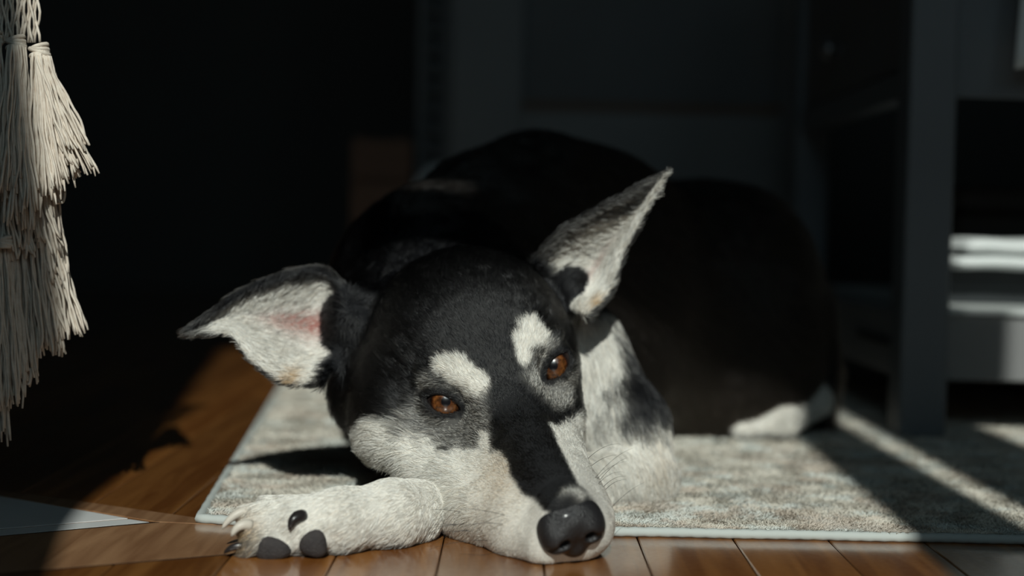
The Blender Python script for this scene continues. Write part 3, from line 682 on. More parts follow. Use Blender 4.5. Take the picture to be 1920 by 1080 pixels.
# ------------------------------------------------------------------ coat markings (painted on the dog in head / body coordinates)
HV = to_head(BV)
GD = np.stack(groups(BV.astype(np.float32)), 0); GID = np.argmin(GD, 0); GID[(GID == 6) & (BV[:, 0] > 2)] = 5
def lid_dist(P):
    out = np.full(len(P), 9.0); up = np.zeros(len(P))
    for c_, (u, v, w_) in zip(EYE_C, EYE_AX):
        a, b_, c = (P - c_) @ u, (P - c_) @ v, (P - c_) @ w_
        r = np.maximum(np.hypot(a, b_ + 1.05) - 1.62, np.hypot(a + 0.1, b_ - 1.05) - 1.67)
        r = np.where((c > 0) & (c < 4), r, 9.0); up = np.where(r < out, b_, up); out = np.minimum(out, r)
    return out, up
LID, LIDV = lid_dist(BV)
EYED = np.min([np.linalg.norm(BV - (c_ + ax[2] * 1.2), axis=1) for c_, ax in zip(EYE_C, EYE_AX)], 0)
MARKS = {
    'grey_l': [(-4.40, -1.20, 1.10), (-3.80, -0.60, 1.70), (-3.56, -0.19, 1.76), (-2.50, 0.99, 0.80), (-1.40, 2.22, 1.02), (-1.45, 3.01, 0.08), (-1.91, 4.08, -1.25), (-2.71, 3.75, -1.98), (-3.88, 1.95, -2.36), (-5.08, 0.22, -2.23), (-5.69, -0.97, -1.62), (-5.60, -1.00, -1.25), (-5.00, -1.10, -0.30)],
    'grey_r': [(2.66, 0.42, 1.87), (3.58, -0.42, 1.89), (4.44, -0.55, 1.03), (4.97, -0.42, 0.38), (4.95, 0.10, -0.63), (4.67, 0.57, -1.85), (3.94, 1.70, -2.16), (2.75, 2.68, -1.53), (1.89, 3.00, -0.56), (1.53, 2.96, 0.05), (1.05, 2.72, 0.69), (0.97, 2.07, 1.32), (1.51, 1.73, 1.44)],
    'brow_l': [(-3.21, -0.57, 2.38), (-2.68, -0.34, 2.55), (-1.95, -0.01, 2.66), (-1.75, 0.45, 2.40), (-1.41, 1.04, 2.06), (-1.04, 1.57, 1.73), (-1.02, 1.93, 1.43), (-1.40, 2.22, 1.02), (-1.85, 2.20, 0.72), (-2.28, 1.50, 0.75), (-2.50, 0.99, 0.80), (-2.73, 0.73, 1.20), (-3.18, 0.26, 1.53), (-3.56, -0.19, 1.76), (-3.52, -0.49, 2.11)],
    'brow_r': [(1.67, -0.23, 2.93), (2.24, -0.84, 3.12), (2.97, -1.21, 2.96), (3.34, -1.05, 2.58), (3.61, -0.54, 2.00), (3.21, -0.03, 1.74), (2.58, 0.43, 1.96), (1.97, 0.92, 1.92), (1.71, 1.36, 1.68), (1.32, 1.75, 1.50), (1.02, 1.57, 1.74), (1.11, 0.97, 2.20), (1.25, 0.40, 2.59)],
    'white_l': [(-7.72, -4.59, -4.33), (-7.99, -4.60, -3.78), (-7.88, -3.53, -2.8), (-7.20, -2.49, -1.9), (-6.15, -1.58, -1.45), (-5.56, -0.90, -1.46), (-4.95, 0.30, -2.03), (-3.88, 1.95, -2.36), (-3.16, 2.95, -2.20), (-2.53, 3.60, -1.74), (-2.19, 3.12, -1.15), (-1.98, 3.46, -1.10), (-2.19, 4.49, -1.68), (-1.76, 5.13, -1.36), (-1.74, 6.11, -1.63), (-1.78, 7.30, -2.01), (-1.71, 8.58, -2.28), (-1.43, 9.51, -2.22), (-2.2, 14.0, -2.3), (-1.6, 14.0, -4.6), (-0.2, 14.0, -7.0), (-0.4, -4.6, -9.0)],
    'white_r': [(1.60, 4.60, -0.90), (2.60, 4.00, -1.70), (3.90, 2.20, -2.60), (6.16, 1.0, -3.4), (0.4, 1.0, -9.0), (0.2, 12.0, -7.0), (1.8, 12.0, -4.2), (1.57, 10.38, -2.89), (0.98, 9.93, -1.90), (1.10, 8.56, -1.62), (1.20, 6.64, -1.17), (1.45, 4.85, -0.92)],
    'tip': [(-0.39, 10.44, -1.86), (0.10, 10.11, -1.60), (0.98, 9.93, -1.90), (1.36, 10.18, -2.40), (0.79, 10.70, -2.39)],
}
def unwrap(p):
    p = np.asarray(p, float); return np.stack([np.arctan2(p[:, 0], p[:, 2] + 3.2) * 3.4, p[:, 1]], 1)
def poly_sd(Q, poly):
    """signed distance (negative inside) to a polygon in the unwrapped plane"""
    W_ = unwrap(poly); d = np.full(len(Q), 1e9); ins = np.zeros(len(Q), bool)
    for i in range(len(W_)):
        a, b_ = W_[i - 1], W_[i]; e = b_ - a; q = Q - a; t = np.clip(q @ e / (e @ e + 1e-9), 0, 1)
        d = np.minimum(d, np.linalg.norm(q - t[:, None] * e, axis=1))
        c1 = (a[1] > Q[:, 1]) != (b_[1] > Q[:, 1])
        with np.errstate(divide='ignore', invalid='ignore'):
            ins ^= c1 & (Q[:, 0] < (b_[0] - a[0]) * (Q[:, 1] - a[1]) / (b_[1] - a[1]) + a[0])
    return np.where(ins, -d, d)
def sst(x, a, b_):
    t = np.clip((x - a) / (b_ - a), 0, 1); return t * t * (3 - 2 * t)

NVt = len(BV)
pw = (0.012 + 0.08 * sst(HV[:, 1], 0.5, 4.0)) * (GID == 0)   # 0 = black hair, 1 = white hair; greyer muzzle has its sheen in the colour
warm = np.zeros(NVt)                  # cream / tan tint
pink = np.zeros(NVt)                  # bare skin
n1 = vnoise(HV * 1.6, 1); n2 = vnoise(HV * 5.0, 2)
hd = (GID == 0) | (GID == 3) & (HV[:, 1] > -7)
UW = unwrap(HV); wob = 0.16 * n1 + 0.10 * n2
def layer(name, val, soft, k=0.0):
    sd = poly_sd(UW, MARKS[name]) + wob * k
    return val, 1 - sst(sd, -soft, soft)
for name, val, soft, k in (('grey_l', 0.36, 0.34, .7), ('grey_r', 0.44, 0.45, 1), ('white_l', 1.0, 0.32, 1), ('white_r', 0.9, 0.35, 1), ('brow_l', 1.0, 0.22, .7), ('brow_r', 1.0, 0.22, .7), ('tip', 0.6, 0.35, 1)):
    v_, wt = layer(name, val, soft, k); wt = np.where(hd, wt, 0); pw = pw * (1 - wt) + v_ * wt
rim = 1 - sst(LID, 0.12, 0.45 + 0.25 * (LIDV > 0))
for c_, (u, v, w_) in zip(EYE_C, EYE_AX): rim = np.maximum(rim, np.exp(-(((BV - (c_ - 1.75 * u - 0.45 * v + 0.9 * w_)) ** 2).sum(1) / 0.55 ** 2) ** 2)); pw = np.where(hd, pw * (1 - rim), pw)
warm = np.where(hd, np.exp(-((HV[:, 1] - 6.5) / 2.2) ** 2) * np.exp(-((HV[:, 0] + 2.2) / 1.6) ** 2) * 0.4, 0)
chin = hd & ((HV[:, 2] < -6.0) & (HV[:, 1] > -3) | (BV[:, 2] < 1.3) & (HV[:, 1] > 3)); pw[chin] = 1
# body: black back, white chest, mottled upper arm, white forelegs and hind foot
def blob(c, r): return np.exp(-(((BV - np.array(c)) / np.array(r)) ** 2).sum(1))
ch = (GID == 3) | (GID == 5)
chest = np.clip(1.5 * blob((6.5, 108, 10.5), (1.7, 6, 6.0)) + 1.3 * blob((4, 106, 6), (5, 5, 5)), 0, 1)
armw = np.clip(sst(-BV[:, 2], -8.5, -4.5), 0, 1) * (1 - 0.45 * blob((13.0, 106, 3.5), (1.6, 4, 5)))
pa = np.maximum(chest, np.where(GID == 5, 0.25 + 0.75 * armw, armw * 0.9)); pa -= 0.62 * blob((9.4, 107.5, 8.0), (3.2, 6, 2.8))
front = (BV[:, 1] < 116) & (BV[:, 0] > -2) & (BV[:, 2] < 14.5)
pw = np.where(ch & front, np.clip(pa + 0.30 * n1 + 0.28 * n2 * (BV[:, 2] > 4.5), 0, 1), pw)
warm = np.where(GID == 5, 0.2 * blob((11.3, 105, 3.6), (1.5, 4, 2.2)), warm)
fore = (GID == 6); pw[fore] = 1.0; warm[GID == 6] = 0.0
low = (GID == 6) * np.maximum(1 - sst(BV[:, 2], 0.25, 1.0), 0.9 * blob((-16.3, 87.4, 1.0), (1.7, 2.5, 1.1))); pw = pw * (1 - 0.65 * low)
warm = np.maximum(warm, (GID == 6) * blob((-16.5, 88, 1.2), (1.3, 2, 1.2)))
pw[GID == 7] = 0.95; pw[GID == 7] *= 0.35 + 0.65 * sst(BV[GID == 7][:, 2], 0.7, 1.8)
brown = np.where(GID == 4, 0.40 + 0.55 * blob((17, 136, 3.5), (7, 7, 3.5)), 0)
# ears
EARI = {}
for gi, ear, tipc in ((1, EAR1, None), (2, EAR2, None)):
    ids = np.nonzero((GD[gi] < 0.25) & ((GID == gi) | (GID == 0) | (GID == 3)))[0]
    pts, par = ear; near_i = np.empty(len(ids), int)
    for k in range(0, len(ids), 4000):
        s = ids[k:k + 4000]; near_i[k:k + 4000] = np.argmin(((BV[s][:, None, :] - pts[None]) ** 2).sum(-1), 1) if len(pts) < 500 else \
            np.argmin((pts * pts).sum(1)[None] - 2 * BV[s].astype(np.float32) @ pts.T, 1)
    gu = pts.reshape(72, 42, 3); du = np.gradient(gu, axis=0); dv_ = np.gradient(gu, axis=1); nn = np.cross(du, dv_).reshape(-1, 3)
    nn /= np.linalg.norm(nn, axis=1)[:, None] + 1e-9; tocam = CAM - pts; sg = np.sign((nn * tocam).sum(1)); nn *= sg[:, None]
    S, Vv = par[near_i, 0], par[near_i, 1]; side = (BN[ids] * nn[near_i]).sum(1)
    inner = sst(side, -0.15, 0.35)
    if gi == 1:
        p_ = np.where(Vv < 0, 0.86 - 0.30 * S + 0.06 * n2[ids], 0.98); p_ = np.where(S > 0.62, p_ * (1 - 0.75 * sst(S, 0.6, 0.95)), p_)
        p_ *= sst(Vv, -1.0, -0.84 + 0.3 * S); pk = np.exp(-((Vv + 0.02) / (0.34 - 0.2 * S)) ** 2) * sst(-S, -0.60, -0.30)
        wm = 0.8 * np.exp(-((Vv - 1.0) / 0.2) ** 2) * np.exp(-((S - 0.15) / 0.05) ** 2)
        base = sst(S, 0.0, 0.06)
    else:
        thr = -0.88 + 0.75 * sst(S, 0.30, 0.75); p_ = 0.22 + 0.74 * sst(Vv, thr - 0.12, thr + 0.22)
        pk = 0.5 * np.exp(-((Vv - 0.1) / 0.22) ** 2) * sst(-S, -0.55, -0.3)
        wm = 0.8 * np.exp(-((Vv - 1.0) / 0.25) ** 2) * np.exp(-((S - 0.08) / 0.06) ** 2); base = np.maximum(sst(S, 0.0, 0.05), sst(Vv, -0.1, 0.3))
    p_ = np.clip(p_ * inner * base + (1 - inner) * (0.12 if gi == 2 else 0.05), 0, 1)
    pw[ids] = p_; warm[ids] = wm * inner; pink[ids] = pk * inner * base; EARI[gi] = (ids, S, Vv, inner)
    # flow of the ear's hair
    dt = du.reshape(-1, 3)[near_i]; dt /= np.linalg.norm(dt, axis=1)[:, None] + 1e-9; dvv = dv_.reshape(-1, 3)[near_i]; dvv /= np.linalg.norm(dvv, axis=1)[:, None] + 1e-9
    EARI[gi] += (dt + 0.45 * dvv * (inner * np.where(Vv < 0, 1.0, 0.5))[:, None],)

BLACK = np.array([0.006, 0.0065, 0.008]); WHITE = np.array([0.82, 0.81, 0.765]); TAN = np.array([0.52, 0.36, 0.20]); PINK = np.array([0.30, 0.13, 0.11]); BRN = np.array([0.060, 0.050, 0.042])
def coat(p_, w_, b_):
    wh = WHITE[None] * (1 - w_[:, None]) + TAN[None] * w_[:, None]; bk = BLACK[None] * (1 - b_[:, None]) + BRN[None] * b_[:, None]
    return bk * (1 - p_[:, None]) + wh * p_[:, None]
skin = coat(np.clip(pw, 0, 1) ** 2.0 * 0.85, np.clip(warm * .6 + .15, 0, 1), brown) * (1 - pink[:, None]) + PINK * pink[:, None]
nosemask = np.array([0]); nd = near(nose_sdf, BV.astype(np.float32), nc - 3.5, nc + 3.5, 2.0)
skin[(LID < 0.22) & hd] = (0.012, 0.011, 0.011)
att = body.data.color_attributes.new('coat', 'FLOAT_COLOR', 'POINT')
att.data.foreach_set('color', np.concatenate([skin, np.ones((NVt, 1))], 1).astype(np.float32).ravel())
n, l, b = nodes(M_skin); an = n.new('ShaderNodeAttribute'); an.attribute_name = 'coat'; l.new(an.outputs['Color'], b.inputs['Base Color'])

# ------------------------------------------------------------------ fur strands
def norm(a): return a / (np.linalg.norm(a, axis=1)[:, None] + 1e-9)
flow = np.zeros((NVt, 3)); length = np.zeros(NVt); dens = np.zeros(NVt); rad = np.full(NVt, 0.0155)
# head: away from the nose, over the skull and down the cheeks
fh = HV - np.array([0, 13.0, -1.5]); fh[:, 2] -= 0.6 * np.abs(HV[:, 0]) * (HV[:, 2] < 0); fl = fh @ HR.T
flow[hd] = norm(fl)[hd]
y_ = HV[:, 1]
Lh = np.interp(y_, [-14, -8, -4, 0, 3, 7, 9.5, 11.5], [1.9, 1.5, 1.1, 0.7, 0.52, 0.44, 0.33, 0.2])
Lh = np.where((np.abs(HV[:, 0]) > 4.2) & (HV[:, 2] < 0), np.maximum(Lh, 1.3 + 0.2 * n1), Lh)
Lh *= 0.65 + 0.35 * sst(EYED, 1.5, 3.2)
length[hd] = Lh[hd]; dens[hd] = 230; rad[hd] = 0.0125
k = (GID == 3) & ~hd; flow[k] = norm(np.array([0.15, 0.85, -0.35]) + 0 * BV)[k]; length[k] = 1.7; dens[k] = 70; rad[k] = 0.016
k2 = ch & front & (BV[:, 0] > 4); flow[k2] = norm(np.array([0.35, 0.0, -1.0]) + 0 * BV)[k2]; length[k2] = 1.6
k = GID == 4; flow[k] = norm(np.array([0.62, 0.62, -0.30]) + np.stack([0 * n1, 0 * n1, -0.5 * (BV[:, 2] < 18)], 1))[k]; length[k] = 1.9; dens[k] = 34; rad[k] = 0.020
k = GID == 5; flow[k] = norm(np.array([0.30, -0.25, -1.0]) + 0 * BV)[k]; length[k] = np.interp(BV[k][:, 2], [1, 6, 12], [1.0, 1.3, 1.6]); dens[k] = 110; rad[k] = 0.015
k = GID == 6; flow[k] = norm(np.array([-0.85, -0.15, -0.45]) + 0 * BV)[k]; length[k] = np.interp(BV[k][:, 2], [0.1, 0.8, 1.5], [0.9, 0.7, 0.55]); dens[k] = 150
k = GID == 7; flow[k] = norm(np.array([-0.8, -0.4, -0.3]) + 0 * BV)[k]; length[k] = 0.8; dens[k] = 60; rad[k] = 0.018
for gi in (1, 2):
    ids, S, Vv, inner, ef = EARI[gi]; flow[ids] = norm(ef); length[ids] = np.where(inner > 0.5, 1.1 - 0.4 * S, 0.55) * (1 - 0.4 * pink[ids]); dens[ids] = np.where(pink[ids] > 0.35, 70, 170)
    edge_ = np.abs(Vv) > 0.9; length[ids] = np.where(edge_, 0.85, length[ids])
fix = (np.abs(flow).sum(1) < 0.1); flow[fix] = (0, 0.8, -0.6)
# no hair on pads, inside the lids, under the nose pad, on the floor side or deep in the folds
dens[(LID < 0.13) & hd] = 0; dens[nd < 0.12] = 0; dens[BV[:, 2] < ground_h(BV) + 0.03] = 0
for c_, r_ in PADS: dens[((BV - c_) ** 2 / np.array(r_) ** 2).sum(1) < 1] = 0
away = (BN * (CAM - BV)).sum(1) < -8.0; dens[away] *= 0.35
FUR = True
if FUR:
    q0, q1, q2, q3 = (BV[BQ[:, i]] for i in range(4))
    area = 0.5 * np.linalg.norm(np.cross(q2 - q0, q3 - q1), axis=1); wq = area * dens[BQ].mean(1) * FUR_K
    NH = int(wq.sum()); cdf = np.cumsum(wq); sel = np.searchsorted(cdf, rng.random(NH) * cdf[-1]); sel = np.minimum(sel, len(BQ) - 1)
    uu, vv = rng.random(NH)[:, None], rng.random(NH)[:, None]; Qs = BQ[sel]
    def bil(A_): return (1 - uu) * (1 - vv) * A_[Qs[:, 0]] + uu * (1 - vv) * A_[Qs[:, 1]] + uu * vv * A_[Qs[:, 2]] + (1 - uu) * vv * A_[Qs[:, 3]]
    def bl1(a): return bil(a[:, None])[:, 0]
    root = bil(BV); nrm = norm(bil(BN)); fl_ = bil(flow); Ls = bl1(length); pr = bl1(pw); wr = bl1(warm); br = bl1(brown); pkr = bl1(pink); rd = bl1(rad)
    # waviness and clumps
    def vec_noise(P, s, seed): return np.stack([vnoise(P * s, seed), vnoise(P * s, seed + 1), vnoise(P * s, seed + 2)], 1)
    fl_ = fl_ + 0.28 * vec_noise(root, 0.9, 11) + 0.36 * vec_noise(root, 3.0, 21) + 0.14 * rng.normal(size=(NH, 3))
    tan = norm(fl_ - nrm * (fl_ * nrm).sum(1)[:, None])
    Ls = Ls * (0.65 + 0.55 * rng.random(NH)) * (1 + 0.2 * vnoise(root * 2.0, 31))
    lift = 0.22 + 0.12 * rng.random(NH) + 0.08 * vnoise(root * 1.5, 41)
    NP = 5; t = np.linspace(0, 1, NP)
    pts = root[:, None] - nrm[:, None] * 0.02 + Ls[:, None, None] * (tan[:, None] * (t - 0.12 * t ** 2)[None, :, None] + nrm[:, None] * (lift[:, None] * (t - 0.62 * t ** 2)[None])[:, :, None])
    pts[:, :, 2] -= (0.10 * Ls)[:, None] * (t ** 2)[None]
    pts[:, :, 2] = np.maximum(pts[:, :, 2], ground_h(root)[:, None] - 0.02)
    # each hair is black or white (or a little of both), as in an agouti coat
    pick = np.clip((pr - 0.5) * 2.6 + 0.5 + 1.1 * (rng.random(NH) - 0.5), 0, 1); mid = (pr > 0.05) & (pr < 0.95)
    pick = np.where(mid, pick * 0.8 + pr * 0.2, pr)
    col = coat(pick, np.clip(wr + 0.10 + 0.12 * rng.normal(size=NH), 0, 1), np.clip(br + 0.08 * rng.random(NH), 0, 1))
    col = col * (0.72 + 0.56 * rng.random(NH))[:, None]; col = col * (1 - 0.45 * pkr[:, None]) + PINK * 0.45 * pkr[:, None]
    hc = bpy.data.hair_curves.new('fur'); hc.add_curves([NP] * NH)
    org = WORLDLOC['dog']
    hc.points.foreach_set('position', (pts.reshape(-1, 3) * U - org).astype(np.float32).ravel())
    ra = hc.attributes.get('radius') or hc.attributes.new('radius', 'FLOAT', 'POINT')
    ra.data.foreach_set('value', (rd[:, None] * U * np.array([1.0, 1.0, 0.85, 0.6, 0.2])[None]).astype(np.float32).ravel())
    ca = hc.attributes.new('hair_color', 'FLOAT_COLOR', 'CURVE'); ca.data.foreach_set('color', np.concatenate([col, np.ones((NH, 1))], 1).astype(np.float32).ravel())
    M_fur = mat('dog_hair', (0.1, 0.1, 0.1), 0.55, 0.25); n, l, b = nodes(M_fur)
    an = n.new('ShaderNodeAttribute'); an.attribute_name = 'hair_color'; l.new(an.outputs['Color'], b.inputs['Base Color'])
    hb = n.new('ShaderNodeBsdfHairPrincipled'); hb.inputs['IOR'].default_value = 1.34; hb.inputs['Roughness'].default_value = 0.25; hb.inputs['Radial Roughness'].default_value = 0.35; hb.inputs['Random Roughness'].default_value = 0.3
    l.new(an.outputs['Color'], hb.inputs['Color'])
    rgb = n.new('ShaderNodeRGBToBW'); mr = n.new('ShaderNodeMapRange'); mr.inputs['From Min'].default_value = 0.02; mr.inputs['From Max'].default_value = 0.30
    mr.inputs['To Min'].default_value = 0.0; mr.inputs['To Max'].default_value = 0.85
    l.new(an.outputs['Color'], rgb.inputs[0]); l.new(rgb.outputs[0], mr.inputs[0])
    ms = n.new('ShaderNodeMixShader'); l.new(mr.outputs[0], ms.inputs[0]); l.new(hb.outputs[0], ms.inputs[1]); l.new(b.outputs[0], ms.inputs[2])
    l.new(ms.outputs[0], n['Material Output'].inputs['Surface'])
    hc.materials.append(M_fur); fo = bpy.data.objects.new('fur', hc); C.objects.link(fo); place(fo, org, dog)
    fo['kind'] = 'stuff'; fo['label'] = 'short black and white coat'
    print('HAIRS', NH)

# ------------------------------------------------------------------ whiskers
def whisker(p, d1, L, sag):
    t = np.linspace(0, 1, 9)[:, None]; p = np.asarray(p); d1 = np.asarray(d1) / np.linalg.norm(d1)
    P_ = p + d1 * L * t + np.array([0, 0, -1]) * sag * t ** 2
    P_[:, 2] = np.maximum(P_[:, 2], 0.05)
    return tube_vf(P_, 0.017 * (1 - 0.75 * t[:, 0]), 5)
M_whisk = mat('dark_whisker', (0.02, 0.018, 0.018), 0.4)
wk = []; tr = np.random.default_rng(3)
HVn = HV; cand = np.nonzero((GID == 0) & (HV[:, 1] > 5.5) & (HV[:, 1] < 9.6) & (HV[:, 2] > -5.6) & (HV[:, 2] < -3.0) & (np.abs(HV[:, 0]) > 1.8))[0]
for side, cnt in ((-1, 10), (1, 9)):
    cs = cand[np.sign(HV[cand, 0]) == side]
    for i in tr.choice(cs, cnt, replace=False):
        dd = hdir((side * (0.75 + 0.3 * tr.random()), -0.45 - 0.4 * tr.random(), 0.25 + 0.5 * (tr.random() - .5))) + 0.35 * BN[i]
        wk.append(whisker(BV[i], dd, 2.2 + 2.2 * tr.random(), 0.5 + 0.9 * tr.random()))
for c_, (u, v, w_) in zip(EYE_C, EYE_AX):
    for k in range(3): wk.append(whisker(c_ + 1.9 * v + w_ * 1.2 + u * (0.3 * k - .2), 0.6 * v + 0.7 * w_ + u * (0.5 + .2 * k), 1.5, 0.5))
V, F = join_vf(wk); wo = mesh_obj('whiskers', V, F, M_whisk, dog, True); wo['label'] = 'thin dark whiskers'; wo['kind'] = 'stuff'

# ------------------------------------------------------------------ pile of the rug
NPL = int(150000 * FUR_K); r2 = np.random.default_rng(5)
yy = 95.9 + (r2.random(NPL) ** 1.9) * 95; xx = -31 + r2.random(NPL) * 96
ok = xx > rug_left(yy) + 0.5; ok &= yy > rug_front(xx) + 0.35; xx, yy = xx[ok], yy[ok]; NPL = len(xx)
R0 = np.stack([xx, yy, np.full(NPL, RUG_Z - 0.05)], 1)
lean = np.stack([0.25 * vnoise(R0 * [0.5, 0.5, 0], 61), -0.15 + 0.25 * vnoise(R0 * [0.5, 0.5, 0], 62), 0 * xx], 1) + 0.16 * r2.normal(size=(NPL, 3)) * [1, 1, 0]
hgt = 0.20 + 0.12 * r2.random(NPL); tt = np.array([0, 0.5, 1.0])
PP_ = R0[:, None] + tt[None, :, None] * (np.array([0, 0, 1.0])[None, None] * hgt[:, None, None]) + (tt ** 1.5)[None, :, None] * lean[:, None]
n3 = vnoise(R0 * [0.35, 0.5, 0], 71) + 0.6 * vnoise(R0 * [0.9, 1.3, 0], 72); n4 = vnoise(R0 * [0.28, 0.4, 0], 73) + 0.6 * vnoise(R0 * [1.1, 1.5, 0], 74)
wA = sst(n3, 0.0, 0.6)[:, None]; wB = sst(n4, 0.1, 0.7)[:, None]
cl_ = np.array([0.70, 0.66, 0.58]) * (1 - wA) + np.array([0.70, 0.72, 0.68]) * wA; cl_ = cl_ * (1 - 0.6 * wB) + np.array([0.55, 0.45, 0.37]) * 0.6 * wB
cl_ *= (0.88 + 0.24 * r2.random(NPL))[:, None]
pc = bpy.data.hair_curves.new('pile'); pc.add_curves([3] * NPL); org = WORLDLOC['area_rug']
pc.points.foreach_set('position', (PP_.reshape(-1, 3) * U - org).astype(np.float32).ravel())
ra = pc.attributes.get('radius') or pc.attributes.new('radius', 'FLOAT', 'POINT')
ra.data.foreach_set('value', (np.clip((yy - 60) / 40, 1, 2.4)[:, None] * 0.026 * U * np.array([1.0, 1.0, 0.6])[None]).astype(np.float32).ravel())
ca = pc.attributes.new('hair_color', 'FLOAT_COLOR', 'CURVE'); ca.data.foreach_set('color', np.concatenate([cl_, np.ones((NPL, 1))], 1).astype(np.float32).ravel())
M_pile = mat('rug_pile_wool', (0.4, 0.4, 0.35), 0.9, 0.1); n, l, b = nodes(M_pile)
an = n.new('ShaderNodeAttribute'); an.attribute_name = 'hair_color'; l.new(an.outputs['Color'], b.inputs['Base Color'])
pc.materials.append(M_pile); pf = bpy.data.objects.new('pile', pc); C.objects.link(pf); place(pf, org, rug); pf['kind'] = 'stuff'

# ------------------------------------------------------------------ macrame hanging on the left
mac = empty('macrame_hanging', A(20, 830, 99)); tag(mac, 'cream cotton macrame hanging with knots and layered fringe at left edge', 'macrame')
M_cord = noise_mat('cream_cotton_cord', (0.62, 0.53, 0.44), (0.76, 0.69, 0.60), 200, 0.9, 0.15)
mr_ = np.random.default_rng(21)
def bez(p0, p1, p2, p3, n_):
    t = np.linspace(0, 1, n_)[:, None]; return (1 - t) ** 3 * p0 + 3 * t * (1 - t) ** 2 * p1 + 3 * t * t * (1 - t) * p2 + t ** 3 * p3
def tassel(sx, sy, ex, ey, d, cnt, s0, s1, rag=0.10, cr=0.085, nseg=16):
    """a bundle of cords from (sx,sy) to (ex,ey), spreading from s0 to s1"""
    d = d + 9.3; s0, s1, cr = s0 * 1.1, s1 * 1.1, cr * 1.1
    p0, p3 = A(sx, sy, d), A(ex, ey, d - 0.3); L = np.linalg.norm(p3 - p0); parts = []
    for k in range(cnt):
        a = mr_.random() * 2 * math.pi; r = math.sqrt(mr_.random())
        o0 = np.array([math.cos(a) * r * s0, math.sin(a) * r * s0 * 0.8, 0]); o1 = np.array([math.cos(a) * r * s1, math.sin(a) * r * s1 * 0.6, (mr_.random() - .65) * rag * L])
        q0 = p0 + o0; q3 = p3 + o1; c1 = q0 + np.array([0.15 * (p3 - p0)[0], 0, 0.30 * (p3 - p0)[2]]) + mr_.normal(size=3) * 0.08; c2 = p0 + (p3 - p0) * 0.68 + o1 * 0.75 + mr_.normal(size=3) * 0.28
        P_ = bez(q0, c1, c2, q3, nseg); ph = mr_.random(3) * 6.3; t = np.linspace(0, 1, nseg)
        P_[:, 0] += 0.13 * np.sin(t * 8 + ph[0]) * t + 0.05 * np.sin(t * 19 + ph[1]); P_[:, 1] += 0.12 * np.sin(t * 8 + ph[1]) * t
        rr_ = cr * (0.85 + 0.3 * mr_.random()) * (1 + 0.10 * np.sin(np.arange(nseg) * 2.4 + ph[2])); rr_[-1] *= 0.75
        parts.append(tube_vf(P_, rr_, 6))
    V, F = join_vf(parts); return mesh_obj('tassel', V, F, M_cord, mac, True)
def knot(x, y, d, r):
    d = d + 9.3; parts = []
    for k in range(5):
        t = np.linspace(0, 2 * math.pi, 15); c = A(x, y, d) + np.array([0, 0, (k - 2) * 0.26 * r])
        tl = 0.35 * math.sin(k * 2.1)
        P_ = np.stack([c[0] + r * np.cos(t) * (1 - .10 * abs(k - 2)), c[1] + r * 0.8 * np.sin(t), c[2] + tl * r * np.cos(t)], 1)
        parts.append(tube_vf(P_, 0.20 * r + .05, 7, False))
    V, F = join_vf(parts); mesh_obj('knot', V, F, M_cord, mac, True)
# netted band of cords above the knots, out of the top of the frame
bandc = []
for k in range(26):
    x = -190 + k * 10.4
    for s in (-1, 1):
        P_ = np.array([A(x + s * 5 * math.cos(j * 0.9 + k * 1.3) + (4 if j < 3 else 0) * 0, -210 + j * 14.5, 99.5 + 0.25 * s * math.sin(j * 0.9)) for j in range(21)])
        bandc.append(tube_vf(P_, 0.095, 6))
V, F = join_vf(bandc); mesh_obj('netted_band', V, F, M_cord, mac, True)
rod = [A(-260, -215, 99.5), A(90, -215, 99.5)]; V, F = tube_vf(np.linspace(rod[0], rod[1], 12), 0.7, 12); mesh_obj('rod', V, F, M_bord, mac, True)
for xr in (-220, 50):
    q = A(xr, -215, 99.5); V, F = tube_vf(np.linspace(q, [q[0], q[1], 260.0], 6), 0.13, 6); mesh_obj('hanging_cord', V, F, M_cord, mac, True)
for (x, y, d, r) in ((30, 82, 89.2, 0.62), (74, 97, 89.0, 0.62), (-14, 74, 89.2, 0.62), (-70, 76, 89.3, 0.62), (-120, 76, 89.3, 0.62), (8, 455, 89.0, 0.5)):
    knot(x, y, d, r)
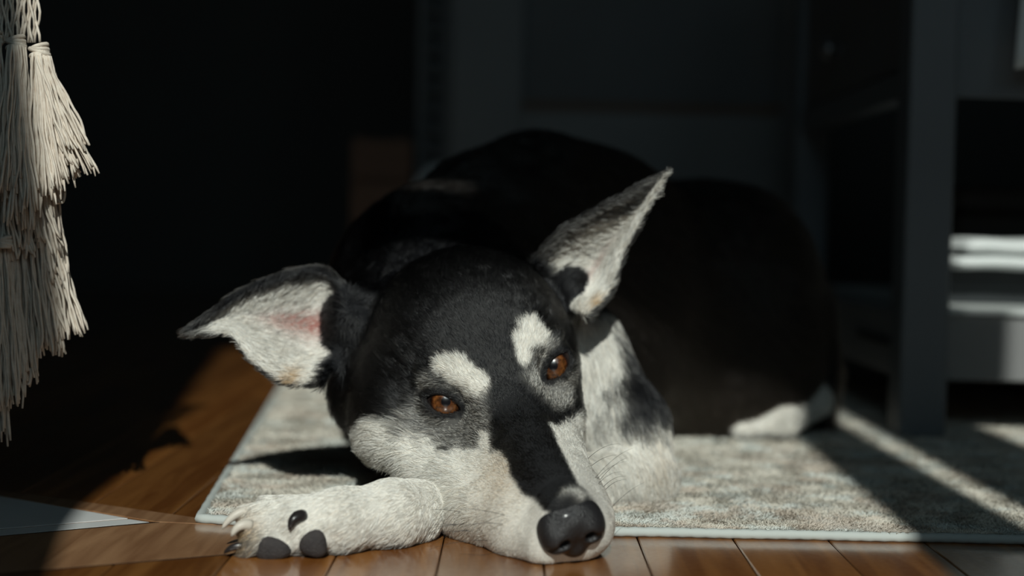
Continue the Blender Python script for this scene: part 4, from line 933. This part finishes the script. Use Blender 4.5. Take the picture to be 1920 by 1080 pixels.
# top layer of fringe
tassel(76, 100, 146, 318, 89.0, 34, 0.55, 1.35, 0.12)
tassel(80, 105, 140, 275, 88.5, 26, 0.5, 1.0, 0.10)
tassel(78, 104, 118, 338, 88.7, 26, 0.5, 1.0, 0.14)
tassel(70, 100, 92, 352, 88.6, 26, 0.45, 0.95, 0.20)
tassel(34, 88, 44, 400, 88.8, 30, 0.5, 1.2, 0.16)
tassel(28, 85, 14, 340, 88.4, 26, 0.5, 1.05, 0.14)
tassel(-12, 80, -14, 360, 88.9, 28, 0.5, 1.2, 0.15)
tassel(-68, 80, -72, 380, 89.0, 26, 0.5, 1.3, 0.15); tassel(-118, 80, -126, 370, 89.0, 26, 0.5, 1.3, 0.15)
# middle layers
tassel(55, 290, 84, 455, 90.2, 34, 0.9, 1.15, 0.2)
tassel(80, 330, 104, 520, 90.8, 34, 0.9, 0.75, 0.25)
tassel(20, 300, 36, 470, 90.0, 30, 0.9, 1.1, 0.2)
tassel(-30, 300, -36, 520, 90.2, 30, 1.0, 1.5, 0.2); tassel(-95, 300, -100, 540, 90.2, 30, 1.0, 1.5, 0.2)
# lower fringe
tassel(88, 430, 128, 622, 91.0, 44, 0.9, 1.25, 0.14)
tassel(66, 420, 88, 648, 90.6, 44, 0.9, 1.15, 0.16)
tassel(30, 440, 46, 700, 90.4, 46, 0.8, 1.2, 0.16)
tassel(2, 460, 14, 745, 89.6, 40, 0.6, 1.15, 0.14)
tassel(-20, 470, -8, 815, 89.8, 36, 0.8, 0.85, 0.12)
tassel(-70, 470, -74, 800, 90.0, 36, 0.8, 1.4, 0.14); tassel(-125, 470, -130, 760, 90.0, 36, 0.8, 1.4, 0.14)
for (x, y, w_, h_, d) in ((112, 352, 9, 28, 99.0), (104, 347, 11, 34, 99.4), (118, 495, 7, 22, 100.0), (50, 690, 7, 30, 99.4)):
    t = np.linspace(0, math.pi, 14); P_ = np.array([A(x - w_ * math.cos(a) + 3 * math.sin(a), y + h_ * math.sin(a), d - 0.2 * math.sin(a)) for a in t])
    V, F = tube_vf(P_, 0.10, 6); mesh_obj('cord_loop', V, F, M_cord, mac, True)
